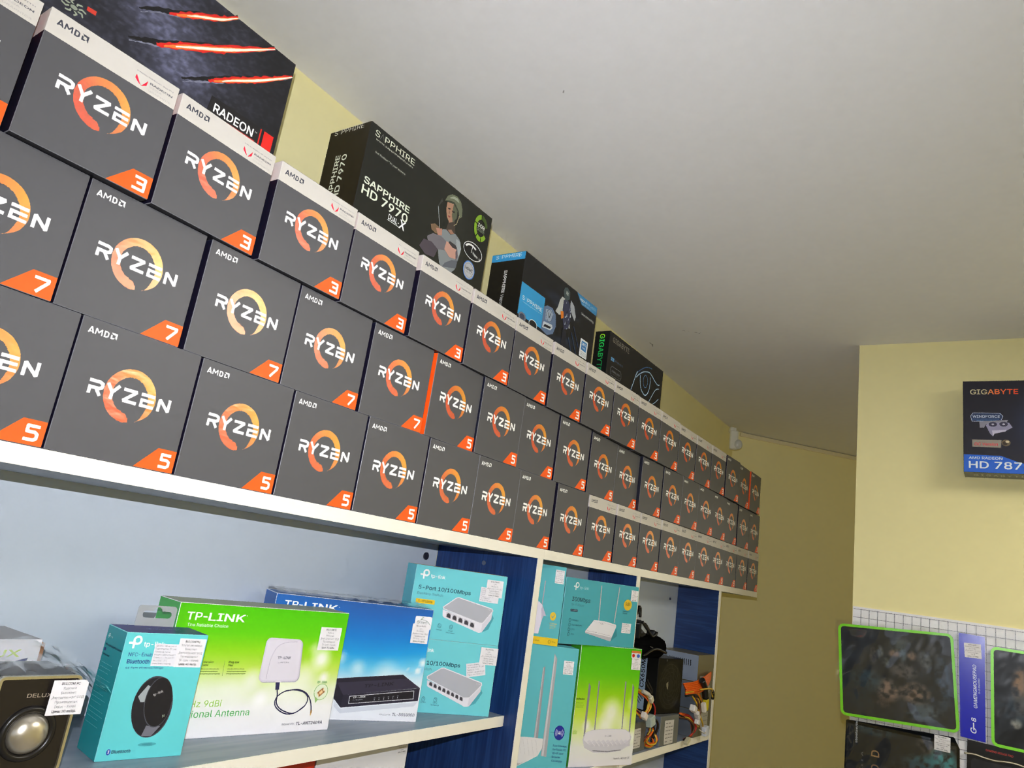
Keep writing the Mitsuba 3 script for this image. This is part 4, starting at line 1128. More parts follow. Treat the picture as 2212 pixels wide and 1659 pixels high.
t = box_thing('speaker_box', 'white speaker carton with lime lettering, half hidden behind the black speaker', 'box', 0.215, 0.132, S1, 2.0, 0.2225, 0.09, 0.1135, dict(front=(236, 234, 240), left=(150, 150, 150), right=(172, 128, 104), back=(180, 180, 180), top=(160, 158, 160), bottom=(170, 130, 100)))
f = front_face(0.215, 0.132, S1, 2.0)
f.text('DELUX', 138, 95.5, 7.2, (196, 220, 96), 64, True, 0, 0.12).poly([(150, 76), (204, 88), (211, 91.5), (212, 94), (206, 93), (196, 90), (150, 80)], (40, 44, 110))
f.emit(t, 'lettering')
part(t, 'flap', solid(hexa([(0.4375, 0.1415, S1 + .07), (0.4425, 0.143, S1 + .07), (0.4425, 0.2, S1 + .07), (0.4375, 0.2, S1 + .07)], [(0.4375, 0.1415, S1 + .111), (0.4425, 0.143, S1 + .108), (0.4425, 0.2, S1 + .108), (0.4375, 0.2, S1 + .111)]), 'paper', (176, 132, 104)), 'brown cardboard flap')

# boxes on the board below
t = box_thing('white_box', 'plain white box on the board under the antenna box', 'box', 0.850, 0.1, -0.66, 0, 0.2055, 0.12, 0.305, same((232, 232, 238), left=(170, 168, 170)))
f = front_face(0.850, 0.1, -0.6, 0)
f.z = .0003
price_tag(f, t, 176.5, 230.5, 27.5, 27, 'Кутия', 'Китай', 'Цена: 39 лв/бр.', 0)
t = box_thing('red_box', 'bright red box under the front edge of the shelf board', 'box', 0.757, 0.1, -0.66, 0, 0.0905, 0.12, 0.305, same((206, 42, 18)))

# ------------------------------------------------------------------ router boxes in the middle bay
t = box_thing('router_box', 'green and white box with a four-antenna router picture, right of the tall turquoise box', 'box', 1.51, 0.03, S2, -19.85, 0.1914, 0.034, 0.2490, dict(front=(238, 236, 242), left=(60, 160, 40), right=(80, 170, 40), back=(90, 160, 60), top=(90, 170, 50), bottom=(220, 220, 220)))
f = front_face(1.51, 0.03, S2, -19.85)
base = ramp([(0, (232, 228, 238)), (40, (230, 232, 226)), (62, (226, 236, 180)), (105, (196, 226, 70)), (150, (146, 210, 14)), (192, (92, 196, 4)), (249, (66, 182, 2))])
f.grid(0.6, 0.6, 190.8, 248.4, 44, 58, bokeh(base, [(112, 110, 30, .8), (95, 80, 26, .7), (60, 62, 18, .8), (150, 90, 22, .5), (40, 82, 12, .9), (182, 60, 12, .8), (172, 130, 12, .4)]))
f.emit(t, 'cover_picture')
GRY = (132, 132, 140)
for p in ([(35, 52), (38.5, 52), (40.5, 163), (33.5, 171), (33.8, 110)], [(64.4, 68), (67.2, 68), (66.2, 174), (62.6, 176)], [(148.4, 68), (151, 68), (149.8, 176), (146.2, 177)], [(172.6, 58), (176.2, 60), (176.6, 165), (170.6, 172)]):
    f.poly(p, GRY).line([p[0], p[-1]], 0.9, (168, 168, 176))
f.poly(Polygon([(40, 66), (60, 71), (110, 73.5), (160, 72), (174, 66), (179, 58), (176, 44), (150, 33), (110, 29.5), (68, 31), (42, 41), (36, 55)]).buffer(3), (206, 204, 216)).poly(Polygon([(42, 67), (60, 71), (110, 73.5), (160, 72), (174, 65), (177, 56), (160, 47), (110, 42), (58, 44), (38, 55)]).buffer(2), (228, 225, 234))
for k in range(9):
    for j in range(3):
        f.poly([(46 + 14 * k + 5 * j, 50 - 4 * j), (53 + 14 * k + 5 * j, 54 - 4 * j), (59 + 14 * k + 5 * j, 50 - 4 * j), (52 + 14 * k + 5 * j, 46.6 - 4 * j)], (216 - 6 * j, 213 - 6 * j, 226 - 6 * j))
f.line([(66, 32), (110, 29.6), (151, 32)], 1.6, (120, 118, 130)).text('TP-LINK', 97, 60, 2.6, (150, 148, 160), 22, True)
f.emit(t, 'router_picture', label='printed white router with four antennas')
f.text('Easy Installation', 1.2, 135.4, 3.4, (50, 70, 20), 24, True)
for k in range(3):
    f.line([(1.4, 129 - 4.4 * k), (22 + 3 * k % 5, 129 - 4.4 * k)], 0.7, (110, 140, 50), 'flat')
f.text('Dual Band', 1.2, 66, 9, (170, 210, 70), 12).text('Model No.', 132, 13, 3.4, (120, 118, 130), 20).text('Archer C5', 154, 13, 4.6, (90, 88, 104), 27)
f.emit(t, 'lettering')
price_tag(f, t, 159, 203, 30, 26, 'Рутер', 'TP-Link - Китай', 'Цена: 89 лв/бр.', -0.5)
f.poly(rect(156, 229, 187, 244.5), (226, 222, 226)).poly(rect(156, 239.5, 187, 244.5), (206, 122, 64)).disc(163, 233.8, 4.6, 3.8, (196, 52, 38)).disc(179, 233.6, 5.4, 4.0, (74, 110, 196))
f.emit(t, 'award_sticker', 'paper', 'small sticker with a red and a blue spot')

t = box_thing('router_box', 'wide turquoise box with a two-antenna router picture, on top of the green router box', 'box', 1.4232, 0.0397, S2 + 0.2492, -13.6, 0.2558, 0.052, 0.1380, dict(front=(72, 166, 180), left=(56, 140, 156), right=(70, 150, 160), back=TQ, top=(60, 150, 160), bottom=(70, 140, 60)), edge=(110, 188, 198))
f = front_face(1.4232, 0.0397, S2 + 0.2492, -13.6)
tp_icon(f, 26.5, 113, 17.5, (214, 230, 236))
f.text('tp-link', 46.5, 116.4, 6, (150, 200, 212), 30, True).text('300Mbps', 25.2, 89.6, 8.6, (24, 62, 80), 60, True).text('Wi-Fi Router', 25.2, 79.8, 5.2, (54, 120, 138), 42).poly(affinity.translate(rounded(23, 5, 1), 24.4, 67.5), (26, 50, 76)).text('TL-WR820N', 26, 68.9, 2.6, (160, 190, 206), 20)
for k, s_ in enumerate(('300Mbps', 'Guest Network', 'IPTV', 'IPv6')):
    f.ring(26.2, 49.6 - 9.6 * k, 3.6, 3.6, .9, (24, 62, 80)).text(s_, 33.5, 48.2 - 9.6 * k, 3.4, (40, 100, 118), None)
f.disc(218.8, 94.6, 15, 12.2, (226, 190, 52)).text('5dBi', 218.8, 93, 7.2, (140, 104, 20), 18, True, 0, 0, 'c').text('Supports OS', 203, 78.5, 3, (40, 100, 118), 24).text('Coverage', 203, 74.2, 3, (40, 100, 118), 17)
f.emit(t, 'lettering')
f.poly([(116.6, 130), (120, 130), (122.4, 54), (118.8, 54)], (172, 186, 194)).poly([(181, 131.6), (184.6, 131.6), (177.2, 52), (173.6, 52)], (172, 186, 194)).poly([(78, 26), (168, 11), (190, 24), (186, 40), (170, 16), (82, 24)], (58, 142, 156))
f.poly([(104.9, 54.5), (145, 53.5), (183.3, 48.4), (184, 44), (172, 20), (168, 11.2), (80.8, 25.4), (78.1, 28.3)], (226, 226, 234)).poly([(78.1, 28.3), (171.4, 19.6), (168.2, 11.2), (80.8, 25.7)], (188, 188, 200)).line([(80, 31), (120, 28), (171, 22.4)], .7, (170, 170, 184)).line([(100, 51), (140, 50), (181, 45)], .6, (196, 196, 206)).text('tp-link', 127, 47, 2.4, (140, 140, 156), 12, True, -3)
f.emit(t, 'router_picture', label='printed white router with two antennas')
note_tag(f, t, 203.5, 32, 34, 22, IMPORTER[:5], -1)
price_tag(f, t, 226.8, 104.4, 25.6, 24.8, 'Рутер', 'TP-Link - Китай', 'Цена: 35 лв/бр.', -1)

t = box_thing('router_box', 'tall turquoise box with a white router and two long antennas, beside the cream upright edge', 'box', 1.2767, 0.0672, S2, -38, 0.1500, 0.046, 0.2490, dict(front=(92, 184, 194), left=(60, 150, 160), right=(70, 150, 160), back=TQ, top=(70, 150, 162), bottom=(90, 160, 170)), edge=(120, 196, 204))
f = front_face(1.2767, 0.0672, S2, -38)
f.poly([(75, 75), (84, 75), (81, 210), (76.5, 207)], (150, 152, 160)).poly([(76, 75), (79, 75), (78.6, 207), (77, 207)], (186, 188, 194))
f.poly([(94, 46), (106, 45), (104.5, 226), (97.5, 236), (96.5, 150)], (164, 166, 172)).poly([(96, 46), (100, 46), (100.5, 228), (98, 233)], (198, 198, 204))
f.poly([(20, 76), (60, 78), (95, 77), (95, 60), (88, 46), (70, 36), (50, 26), (20, 20)], (222, 220, 220)).poly([(20, 36), (52, 30), (76, 40), (90, 52), (70, 40), (50, 27), (20, 20)], (180, 178, 180))
for k in range(7):
    f.line([(26 + 9 * k, 74), (34 + 9 * k, 52 - 1.5 * k)], .5, (200, 198, 200))
f.emit(t, 'router_picture', label='printed white router with long antennas')
f.disc(127.5, 90, 11, 13.4, (32, 44, 146))
for r_ in (3.2, 5.6, 8):
    for a0 in (-40, 140):
        a = np.radians(np.linspace(a0, a0 + 80, 10))
        f.line(np.c_[127.5 + r_ * np.cos(a), 90 + r_ * 1.2 * np.sin(a)], .9, (200, 210, 240))
f.text('4', 127.5, 87, 6, (226, 232, 246), None, True, 0, 0, 'c').line([(116.5, 90), (109, 90)], .5, (30, 80, 110))
for k, s_ in enumerate(('Four Antennas', 'for Faster AC', 'Wi-Fi and', 'Broader', 'Coverage')):
    f.text(s_, 117.5, 64.5 - 6.8 * k, 3.8, (24, 60, 120), min(28.5, glyphs(s_)[2] * 3.6))
f.emit(t, 'lettering')
price_tag(f, t, 119.6, 198.6, 22, 26, 'Рутер', 'TP-Link - Китай', 'Цена: 79 лв/бр.', 0)

t = box_thing('router_box', 'turquoise box with a yellow bottom band, on the tall turquoise box under the top board', 'box', 1.262, 0.085, S2 + 0.2492, -42.5, 0.1224, 0.036, 0.1557, dict(front=(86, 178, 188), left=(60, 150, 160), right=(60, 150, 160), back=TQ, top=(70, 160, 172), bottom=(200, 170, 40)), edge=(120, 200, 206))
f = front_face(1.262, 0.085, S2 + 0.2492, -42.5)
f.poly(rect(0.6, 0.6, 121.8, 15), (232, 196, 30)).text('2 Antennas', 68, 6.6, 2.6, (90, 76, 20), 16).ring(104, 7.6, 2.6, 3.4, .7, (110, 92, 20)).text('IPv6', 109, 6.4, 2.8, (90, 76, 20), 8)
f.disc(105.4, 57, 6.4, 8.2, (226, 190, 52)).line([(102.6, 57), (104.8, 54), (108.4, 60)], 1.1, (80, 160, 170)).text('LIFETIME', 100, 41.4, 2.8, (226, 190, 60), 15).text('SUPPORT', 100.4, 37.2, 2.8, (226, 190, 60), 14).text('24 h / 7', 101, 33.2, 2.8, (226, 190, 60), 12)
f.emit(t, 'lettering', label='yellow band and seal')
f.poly([(78.6, 76), (80.6, 76), (81.6, 124), (79.4, 124)], (170, 170, 180)).poly([(30, 86), (73, 82), (81, 75), (91, 55.5), (86, 56), (82.6, 46), (79, 20.5), (30, 18)], (222, 216, 230)).poly([(81, 75), (91, 55.5), (86, 56), (82.6, 46), (79, 68)], (190, 184, 202))
f.emit(t, 'router_picture', label='printed white router')
price_tag(f, t, 100, 121.6, 19.2, 27, 'Рутер', 'TP-Link - Китай', 'Цена: 69 лв/бр.', 0)
# ------------------------------------------------------------------ power supplies and cables in the right bay
def paper_on(face, parent, pts, col=(206, 202, 196), lines=4):
    face.z += 0.0001
    k = face.poly(pts, col).emit(parent, 'rating_label', 'paper', 'pale rating label')
    q = np.array(pts, float)
    for i in range(lines):
        a = q[3] + (q[0] - q[3]) * (i + .7) / (lines + .5)
        b = q[2] + (q[1] - q[2]) * (i + .7) / (lines + .5)
        d = b - a
        for s0, s1 in ((.1, .35), (.42, .62), (.68, .9)):
            if rng.random() < .8:
                face.line([a + d * s0, a + d * s1], abs(q[0][1] - q[3][1]) * .035 + .2, (140, 136, 132), 'flat')
    face.emit(k, 'print', 'paper')


def psu(label, x, y, z, yaw, w, d, h, col, group=None, side=None):
    return box_thing('power_supply', label, 'power supply', x, y, z, yaw, w, d, h, same(col, left=side or col), group, 'steel', 0.0012, body='case')


STEEL = (132, 136, 138)
GP = 'grey power supplies on the right shelf board'
t = psu('grey power supply with a tall label, under the black power supply', 1.951, 0.006, S2, -3.3, 0.113, 0.115, 0.0725, STEEL, GP, (138, 150, 168))
paper_on(front_face(1.951, 0.006, S2, -3.3), t, [(25, 61.5), (82, 61), (82, 3.5), (28, 3)], lines=6)
t = psu('grey power supply nearest the green router box', 1.745, 0.0125, S2, 0, 0.127, 0.105, 0.068, (120, 124, 122), GP)
paper_on(front_face(1.745, 0.0125, S2, 0), t, [(55, 54), (96, 54), (97, 9.5), (54, 9.5)], lines=6)
for k, (lab, col, pts, sd) in enumerate((('lowest grey power supply of the stack by the right upright', (120, 118, 106), [(40, 63), (112, 63), (112, 5), (60, 6)], (120, 128, 140)),
                                          ('middle grey power supply of the stack by the right upright', (122, 120, 108), [(66, 62), (113, 62), (111, 5), (64, 5)], (126, 136, 150)),
                                          ('slotted light grey power supply on top of the stack by the right upright', (124, 118, 90), [(19, 16), (84, 16), (83, 2.5), (21, 3)], (168, 182, 206)))):
    z = S2 + 0.0745 * k
    t = psu(lab, 2.19, 0.0, z, 0, 0.138, 0.122, 0.0742, col, GP, sd)
    paper_on(front_face(2.19, 0, z, 0), t, pts, (176, 172, 156), 4)
    if k == 2:
        g = left_face(2.19, 0, z, 0, 0.122)
        for j in range(11):
            u = 34 + 6.4 * j
            g.line([(u, 38 + (0 if j < 4 else 3)), (u - .4, 58)], 2.4, (34, 38, 48), 'flat')
        g.emit(t, 'vent_slots', label='dark vent slots')
    if k == 1:
        g = left_face(2.19, 0, z, 0, 0.122)
        for j in range(4):
            g.line([(52 + 6 * j, 14), (52 + 6 * j, 34)], 2.2, (30, 34, 46), 'flat')
        g.emit(t, 'vent_slots', label='dark vent slots')

bx, by, bz, byaw = 1.962, 0.030, S2 + 0.0726, -11.5
t = psu('black power supply with a fan grille, standing on a grey one', bx, by, bz, byaw, 0.1215, 0.072, 0.1405, (17, 16, 16), None, (15, 15, 16))
f = front_face(bx, by, bz, byaw)
f.disc(62, 70, 55, 62, (9, 9, 10))
for k in range(9):
    a = np.radians(np.linspace(40 * k, 40 * k + 52, 8))
    r_ = np.linspace(16, 52, 8)
    f.line(np.c_[62 + r_ * np.cos(a), 70 + r_ * 1.1 * np.sin(a)], 5, (19, 19, 20))
for r_ in (15, 24, 33, 42, 51):
    f.ring(62, 70, r_, r_ * 1.12, 1.3, (30, 30, 31))
f.disc(62, 70, 13, 14.5, (20, 20, 21)).poly([(44, 76), (53, 82), (54, 60), (47, 66)], (120, 116, 96)).disc(39, 136, 3, 3, (60, 60, 60))
f.emit(t, 'fan_grille', 'plastic', 'black round fan grille')
g = left_face(bx, by, bz, byaw, 0.072)
g.poly([(8, 3), (36, 3), (36, 136), (8, 136)], (150, 172, 196)).text('CX650M', 30, 58, 12, (24, 26, 34), 74, True, 90)
g.line([(10, 46), (30, 30)], 2.2, (24, 26, 34)).line([(10, 38), (26, 24)], 2.2, (24, 26, 34)).line([(10, 30), (22, 18)], 2.2, (24, 26, 34))
g.emit(t, 'side_label', label='silver blue side label reading CX650M')

CABLE = {'y': (206, 164, 40), 'o': (222, 96, 26), 'r': (170, 34, 30), 'k': (22, 21, 21), 'w': (200, 196, 184), 'b': (96, 58, 34)}


def cables(label, group, paths, connectors=()):
    t = thing('cable_bundle', label, 'cables', group)
    for c, pts, r in paths:
        part(t, 'wire', solid(tube(spline(pts, 7), r, 6), 'plastic', CABLE[c], True))
    for (x, y, z, sx_, sy_, sz_, rot, col) in connectors:
        m_ = rbox(sx_, sy_, sz_, min(sx_, sy_, sz_) * .18, 1)
        m_.apply_transform(trimesh.transformations.rotation_matrix(math.radians(rot), [0.2, 1, 0.1]))
        m_.apply_translation([x, y, z])
        part(t, 'connector', solid(m_, 'plastic', col))
    return t


GC = 'loose power supply cables on the right shelf board'
paths = []
for i in range(9):
    a, b, c = (rng.uniform(-.006, .006) for _ in range(3))
    paths.append((('y', 'o', 'b', 'y', 'r', 'k', 'o', 'b', 'y')[i], [(1.842 + a, 0.05, -0.285 + b), (1.85 + b, 0.005 + abs(a), -0.306 + c), (1.846 + 2 * a, -0.002 + abs(c), -0.328), (1.832 + 2 * b, 0.003 + abs(b), -0.346 + c), (1.806 + a * 2, 0.006, -0.343 + b), (1.79 + b, 0.02, -0.326 + a), (1.80 + c, 0.04, -0.30)], 0.0022))
paths += [('k', [(1.82, 0.0, -0.262), (1.845, -0.004, -0.285), (1.86, 0.0, -0.296)], .0022), ('k', [(1.813, 0.0, -0.268), (1.84, -0.004, -0.291), (1.856, 0.0, -0.303)], .0022), ('w', [(1.80, 0.0, -0.288), (1.828, -0.006, -0.297), (1.846, -0.004, -0.312)], .005),
          ('r', [(1.846, 0.01, -0.30), (1.872, -0.004, -0.325), (1.878, -0.004, -0.35), (1.866, 0.0, -0.362)], .002)]
cables('hanging loop of yellow, orange and brown wires left of the black power supply', GC, paths, [(1.800, -0.008, -0.350, .022, .012, .015, 25, (226, 214, 206)), (1.846, -0.01, -0.369, .027, .016, .024, -14, (168, 180, 172)), (1.838, -0.006, -0.312, .020, .009, .012, 40, (206, 200, 176))])
paths = []
for i in range(10):
    cx, cz, rx, rz = 1.889 + rng.uniform(-.006, .006), -0.404 + rng.uniform(-.004, .004), rng.uniform(.016, .03), rng.uniform(.012, .023)
    a0 = rng.uniform(0, 6)
    aa = np.linspace(a0, a0 + 5.2, 8)
    yy = rng.uniform(-.002, .02)
    paths.append((('o', 'y', 'b', 'o', 'y', 'b', 'o', 'r', 'y', 'o')[i], [(cx + rx * math.cos(q), yy + 0.006 * math.sin(2 * q), max(cz + rz * math.sin(q), S2 + .003)) for q in aa], .0021))
paths += [('k', [(1.868, 0.0, -0.358), (1.896, -0.004, -0.362), (1.912, -0.002, -0.378), (1.914, 0.004, -0.397), (1.905, .01, -0.415)], .003), ('k', [(1.866, 0.006, -0.366), (1.888, 0.002, -0.372), (1.9, 0.002, -0.388), (1.902, 0.006, -0.405)], .003)]
cables('coil of orange and yellow wires between the two small grey power supplies', GC, paths, ())
paths = []
for i in range(7):
    o_ = .0042 * i
    paths.append(('o', [(2.105 + .3 * o_, 0.01 - .002 * i, -0.286 - .9 * o_), (2.16, -0.006 - .002 * i, -0.279 - o_), (2.22, -0.012 - .001 * i, -0.266 - o_), (2.286, -0.006, -0.2575 - .7 * o_)], .0026))
for i in range(4):
    paths.append((('o', 'y', 'o', 'k')[i], [(2.10, 0.0, -0.302 - .004 * i), (2.15, -0.012, -0.300 - .004 * i), (2.19, -0.010, -0.316 - .004 * i), (2.225, -.004, -0.33 - .004 * i)], .0024))
for i in range(7):
    a, b = rng.uniform(-.008, .008), rng.uniform(-.006, .006)
    paths.append((('b', 'y', 'b', 'y', 'k', 'b', 'y')[i], [(2.16 + a, 0.0, -0.318), (2.175 + b, -0.014, -0.338 + a), (2.15 + a, -0.02 + b, -0.360), (2.172 + 2 * b, -0.014, -0.384), (2.21 + a, -0.006, -0.402)], .0026))
for i in range(9):
    a, b = rng.uniform(-.008, .008), rng.uniform(-.006, .006)
    paths.append((('r', 'o', 'r', 'b', 'k', 'o', 'b', 'r', 'y')[i], [(2.098 + a, 0.012, -0.368 + b), (2.132 + b, -0.004, -0.374 + a), (2.150 + a, -0.012 + b, -0.396), (2.142 + b, -0.01, -0.418), (2.118 + 2 * a, -0.004 + abs(b), -0.4285)], .0026))
paths += [('k', [(2.17, -0.02, -0.272), (2.19, -0.022, -0.292), (2.205, -0.022, -0.322)], .0095), ('y', [(2.13, -0.03, -0.294), (2.19, -0.034, -0.293), (2.235, -0.03, -0.2985), (2.285, -.014, -.312), (2.30, -.012, -.326)], .0024), ('k', [(2.27, -.02, -.306), (2.296, -.014, -.316), (2.306, -.01, -.332)], .0045),
          ('w', [(2.165, -0.024, -0.402), (2.195, -0.03, -0.413), (2.222, -0.024, -0.412)], .0016), ('y', [(2.175, -0.02, -0.366), (2.195, -0.022, -0.388), (2.225, -0.014, -0.402)], .0022)]
cables('tangle of orange, red and brown wires in front of the right stack of power supplies', GC, paths,
       [(2.106, -0.022, -0.352, .026, .016, .017, 20, (222, 218, 214)), (2.134, -0.024, -0.367, .030, .014, .012, 38, (214, 210, 206)), (2.186, -0.028, -0.356, .013, .012, .026, -22, (226, 220, 206)), (2.142, -0.024, -0.386, .018, .012, .012, 10, (222, 220, 214)),
        (2.232, -0.020, -0.425, .026, .014, .026, -6, (206, 212, 224)), (2.106, -0.014, -0.4315, .026, .012, .008, -30, (196, 190, 160)), (2.232, -.014, -.358, .020, .014, .032, 4, (206, 190, 30))])

# ------------------------------------------------------------------ heap of black adapters on the black power supply
t = thing('adapter_heap', 'heap of black adapters, plugs and cloth on top of the black power supply', 'adapters')
zt = bz + 0.1405
s = trimesh.creation.icosphere(4)
v = np.array(s.vertices)
q = np.sign(v) * np.abs(v) ** 0.72
n_ = meshkit.fbm(v * 2.2 + 4, 4, 3) - .5
n2 = meshkit.fbm(v * [3, 3, 12] + 9, 3, 5) - .5
q = q * (1 + .22 * n_ + .06 * n2)[:, None] * [0.105, 0.043, 0.030]
q[:, 2] = np.maximum(q[:, 2], -0.026)
pouch = trimesh.Trimesh(q + [1.928, 0.066, zt + 0.0265], s.faces, process=False)
part(t, 'pouch', solid(pouch, 'paper', (13, 13, 14), True), 'soft black pouch')
for (x, y, z, a, b, c, ry, rz) in ((1.812, 0.06, zt + 0.052, .05, .034, .03, 32, 10), (1.846, 0.056, zt + 0.05, .034, .03, .042, -12, 20), (1.82, 0.07, zt + 0.082, .032, .028, .034, 40, 0), (1.945, 0.05, zt + 0.052, .036, .024, .016, 8, 12), (1.872, .06, zt + .046, .044, .03, .022, 18, 5)):
    m_ = rbox(a, b, c, .004)
    m_.apply_transform(trimesh.transformations.rotation_matrix(math.radians(ry), [0, 1, 0]))
    m_.apply_transform(trimesh.transformations.rotation_matrix(math.radians(rz), [0, 0, 1]))
    m_.apply_translation([x, y, z])
    part(t, 'adapter', solid(m_, 'plastic', (16, 16, 17), 30), 'black plastic adapter')
part(t, 'plug', solid(tube([(1.893, 0.05, zt + .084), (1.902, .05, zt + .078), (1.925, .05, zt + .066)], [.0035, .0052, .0045], 8), 'plastic', (20, 20, 21), True), 'black plug')
for d_ in (-.002, .003):
    part(t, 'prong', solid(tube([(1.922, .05 + d_, zt + .069), (1.934, .05 + d_, zt + .058)], .0011, 6), 'steel', (90, 90, 92), True))
for pts in ([(1.80, .05, zt + .10), (1.83, .046, zt + .112), (1.842, .05, zt + .125), (1.853, .05, zt + .122), (1.856, .05, zt + .10)], [(1.79, .05, zt + .12), (1.806, .046, zt + .106), (1.83, .05, zt + .1)], [(1.85, .04, zt + .09), (1.87, .03, zt + .07), (1.90, .03, zt + .056), (1.94, .034, zt + .064)], [(1.83, .02, zt + .01), (1.9, .018, zt + .026), (1.98, .02, zt + .016)]):
    part(t, 'cord', solid(tube(spline(pts, 8), .0038, 7), 'plastic', (14, 14, 15), True), 'black cord')
f = front_face(1.86, 0.021, zt, 0)
f.poly([(10, 33), (34, 29), (34, 27), (10, 31)], (64, 64, 66))
f.emit(t, 'woven_label', label='small grey woven label')

# ------------------------------------------------------------------ motion sensor in the far corner
t = thing('motion_sensor', 'small white motion sensor in the far corner under the ceiling', 'motion sensor')
cx, cy = 3.035, 0.212
prof = [(0.0, .034), (.012, .036), (.05, .034), (.085, .030), (.098, .022), (.102, .0)]
rot = trimesh.transformations.rotation_matrix(math.radians(-62), [0, 0, 1])
m_ = rbox(.036, .03, .084, .010, 2)
m_.apply_transform(rot)
m_.apply_translation([cx, cy, 0.574])
part(t, 'housing', solid(m_, 'plastic', (226, 226, 216), 40))
d = trimesh.creation.icosphere(3)
d.apply_scale([.019, .016, .022])
d.apply_transform(rot)
d.apply_translation([cx + .002, cy - .018, 0.598])
part(t, 'lens', solid(d, 'plastic', (206, 208, 204), True), 'milky sensor lens')
m_ = rbox(.028, .044, .02, .005, 1)
m_.apply_transform(rot)
m_.apply_translation([cx + .012, cy + .012, 0.652])
part(t, 'bracket', solid(m_, 'plastic', (216, 216, 206), 40))

# ------------------------------------------------------------------ things on the wall to the right
def wall_face(x, u, z, turn=0.0, start=0.00012):
    a = math.radians(turn)
    return Face([x, -u / 1000, z / 1000], [0, -math.cos(a), math.sin(a)], V=(0, math.sin(a), math.cos(a)), start=start)


def slab(face, shape, depth):
    """A flat piece cut from a shapely outline (mm), lying depth mm thick on the plane of the face."""
    m_ = trimesh.creation.extrude_polygon(shape, depth, engine='earcut')
    v = np.array(m_.vertices)
    p = face.O + (v[:, :1] * face.U + v[:, 1:2] * face.V + v[:, 2:3] * face.N) / 1000
    return trimesh.Trimesh(p, m_.faces, process=False)


t = thing('grid_panel', 'white display panel with a black wire grid on the right wall', 'display panel')
part(t, 'board', solid(block(XR - 0.004, -1.06, -0.95, XR - 0.0004, -0.410, -0.0115), 'print_satin', (232, 232, 236)), 'white board')
for k in range(33):
    u = 0.4295 + 0.0194 * k
    part(t, 'wire', solid(block(XR - 0.0052, -u - .0007, -0.949, XR - .004, -u, -0.0165), 'plastic', (38, 38, 52)))
for k in range(46):
    z = -0.0172 - 0.0202 * k
    part(t, 'wire', solid(block(XR - 0.0052, -1.059, z - .0007, XR - .004, -0.4105, z), 'plastic', (38, 38, 52)))

GREEN = (128, 226, 24)
PX = XR - 0.0092


def pad_art(spots, base, seed):
    def fn(v):
        n = meshkit.fbm(np.c_[v * 0.035, np.full(len(v), seed)], 4, seed)
        n2 = meshkit.fbm(np.c_[v * 0.10, np.full(len(v), seed + 3.0)], 3, seed + 1)
        c = np.array(base, float) * (0.2 + 0.62 * n)[:, None]
        for x, y, rx, ry, col, k in spots:
            w_ = k * np.clip(1.25 - ((v[:, 0] - x) / rx) ** 2 - ((v[:, 1] - y) / ry) ** 2, 0, 1) * np.clip((n2 - .26) * 3, 0, 1)
            c = c * (1 - w_[:, None]) + np.array(col, float) * w_[:, None]
        return np.clip(c, 0, 255)
    return fn


def mouse_pad(t, u, z, w, h, turn, art, x=PX, r=14):
    f = wall_face(x, u, z, turn)
    part(t, 'pad', solid(slab(f, rounded(w, h, r), 3.0), 'paper', (24, 28, 34)), 'black cloth pad')
    edge = rounded(w, h, r)
    m_ = slab(wall_face(x - .0012, u, z, turn), edge.difference(edge.buffer(-6.2)), 4.2)
    part(t, 'stitched_edge', solid(m_, 'plastic', GREEN), 'bright green stitched edge')
    g = wall_face(x - .003, u, z, turn, .0002)
    g.grid(6, 6, w - 6, h - 6, int(w / 2.6), int(h / 2.6), art)
    g.emit(t, 'printed_art', 'sleeve', 'dark printed picture')
    return wall_face(x - .0036, u, z, turn, .0003)


t = thing('mouse_pad', 'dark mouse pad with a bright green edge overhanging the corner of the right wall', 'mouse pad')
PALE, SKIN, TEAL = (120, 126, 128), (146, 122, 108), (44, 70, 82)
spots = [(142, 180, 26, 20, (70, 82, 84), .8), (128, 160, 14, 12, SKIN, .8), (166, 160, 12, 12, SKIN, .8), (147, 158, 9, 18, (100, 118, 130), .7), (146, 122, 34, 20, (112, 104, 104), .7), (80, 150, 9, 22, (120, 110, 104), .7), (96, 160, 8, 18, PALE, .8), (108, 138, 9, 12, (126, 134, 128), .7), (196, 150, 14, 26, PALE, .6), (112, 74, 30, 28, SKIN, .9), (170, 74, 34, 28, SKIN, .9), (100, 46, 24, 16, (90, 72, 64), .7), (186, 34, 44, 22, (96, 112, 122), .7), (60, 90, 40, 30, TEAL, .8), (230, 110, 18, 70, (80, 110, 140), .5), (40, 60, 40, 40, (18, 34, 42), .8), (142, 98, 12, 10, (20, 22, 28), .9), (118, 70, 8, 7, (40, 34, 34), .9), (164, 70, 9, 7, (40, 34, 34), .9), (142, 40, 24, 12, (22, 20, 28), .9)]
f = mouse_pad(t, 390, -280.5, 257.5, 221, 3.3, pad_art(spots, (44, 54, 66), 3))
w = slab(wall_face(PX + .0004, 384, -290, 3.3), rect(0, 0, 274, 240).difference(rect(7, 9, 263, 230)), .3)
part(t, 'clear_sleeve', mikit.ply(w, 'cling'), 'clear plastic sleeve rim')

def film_over(t, u, z, w, h, turn, seed, amp=.0016):
    g = wall_face(PX - .0105, u, z, turn)

    def at(a, b):
        k = float(meshkit.fbm(np.array([a * .012 + .35 * math.sin(b * .02), b * .009, seed]), 3, seed)) - .5
        q = g.O + (a * g.U + b * g.V) / 1000 + g.N * (amp * 4 * k)
        return q
    part(t, 'clear_film', mikit.ply(crumple(0, 0, w, h, 46, 40, at), 'cling', True), 'clear wrinkled film')


film_over('mouse_pad', 382, -288, 272, 236, 3.3, 4)

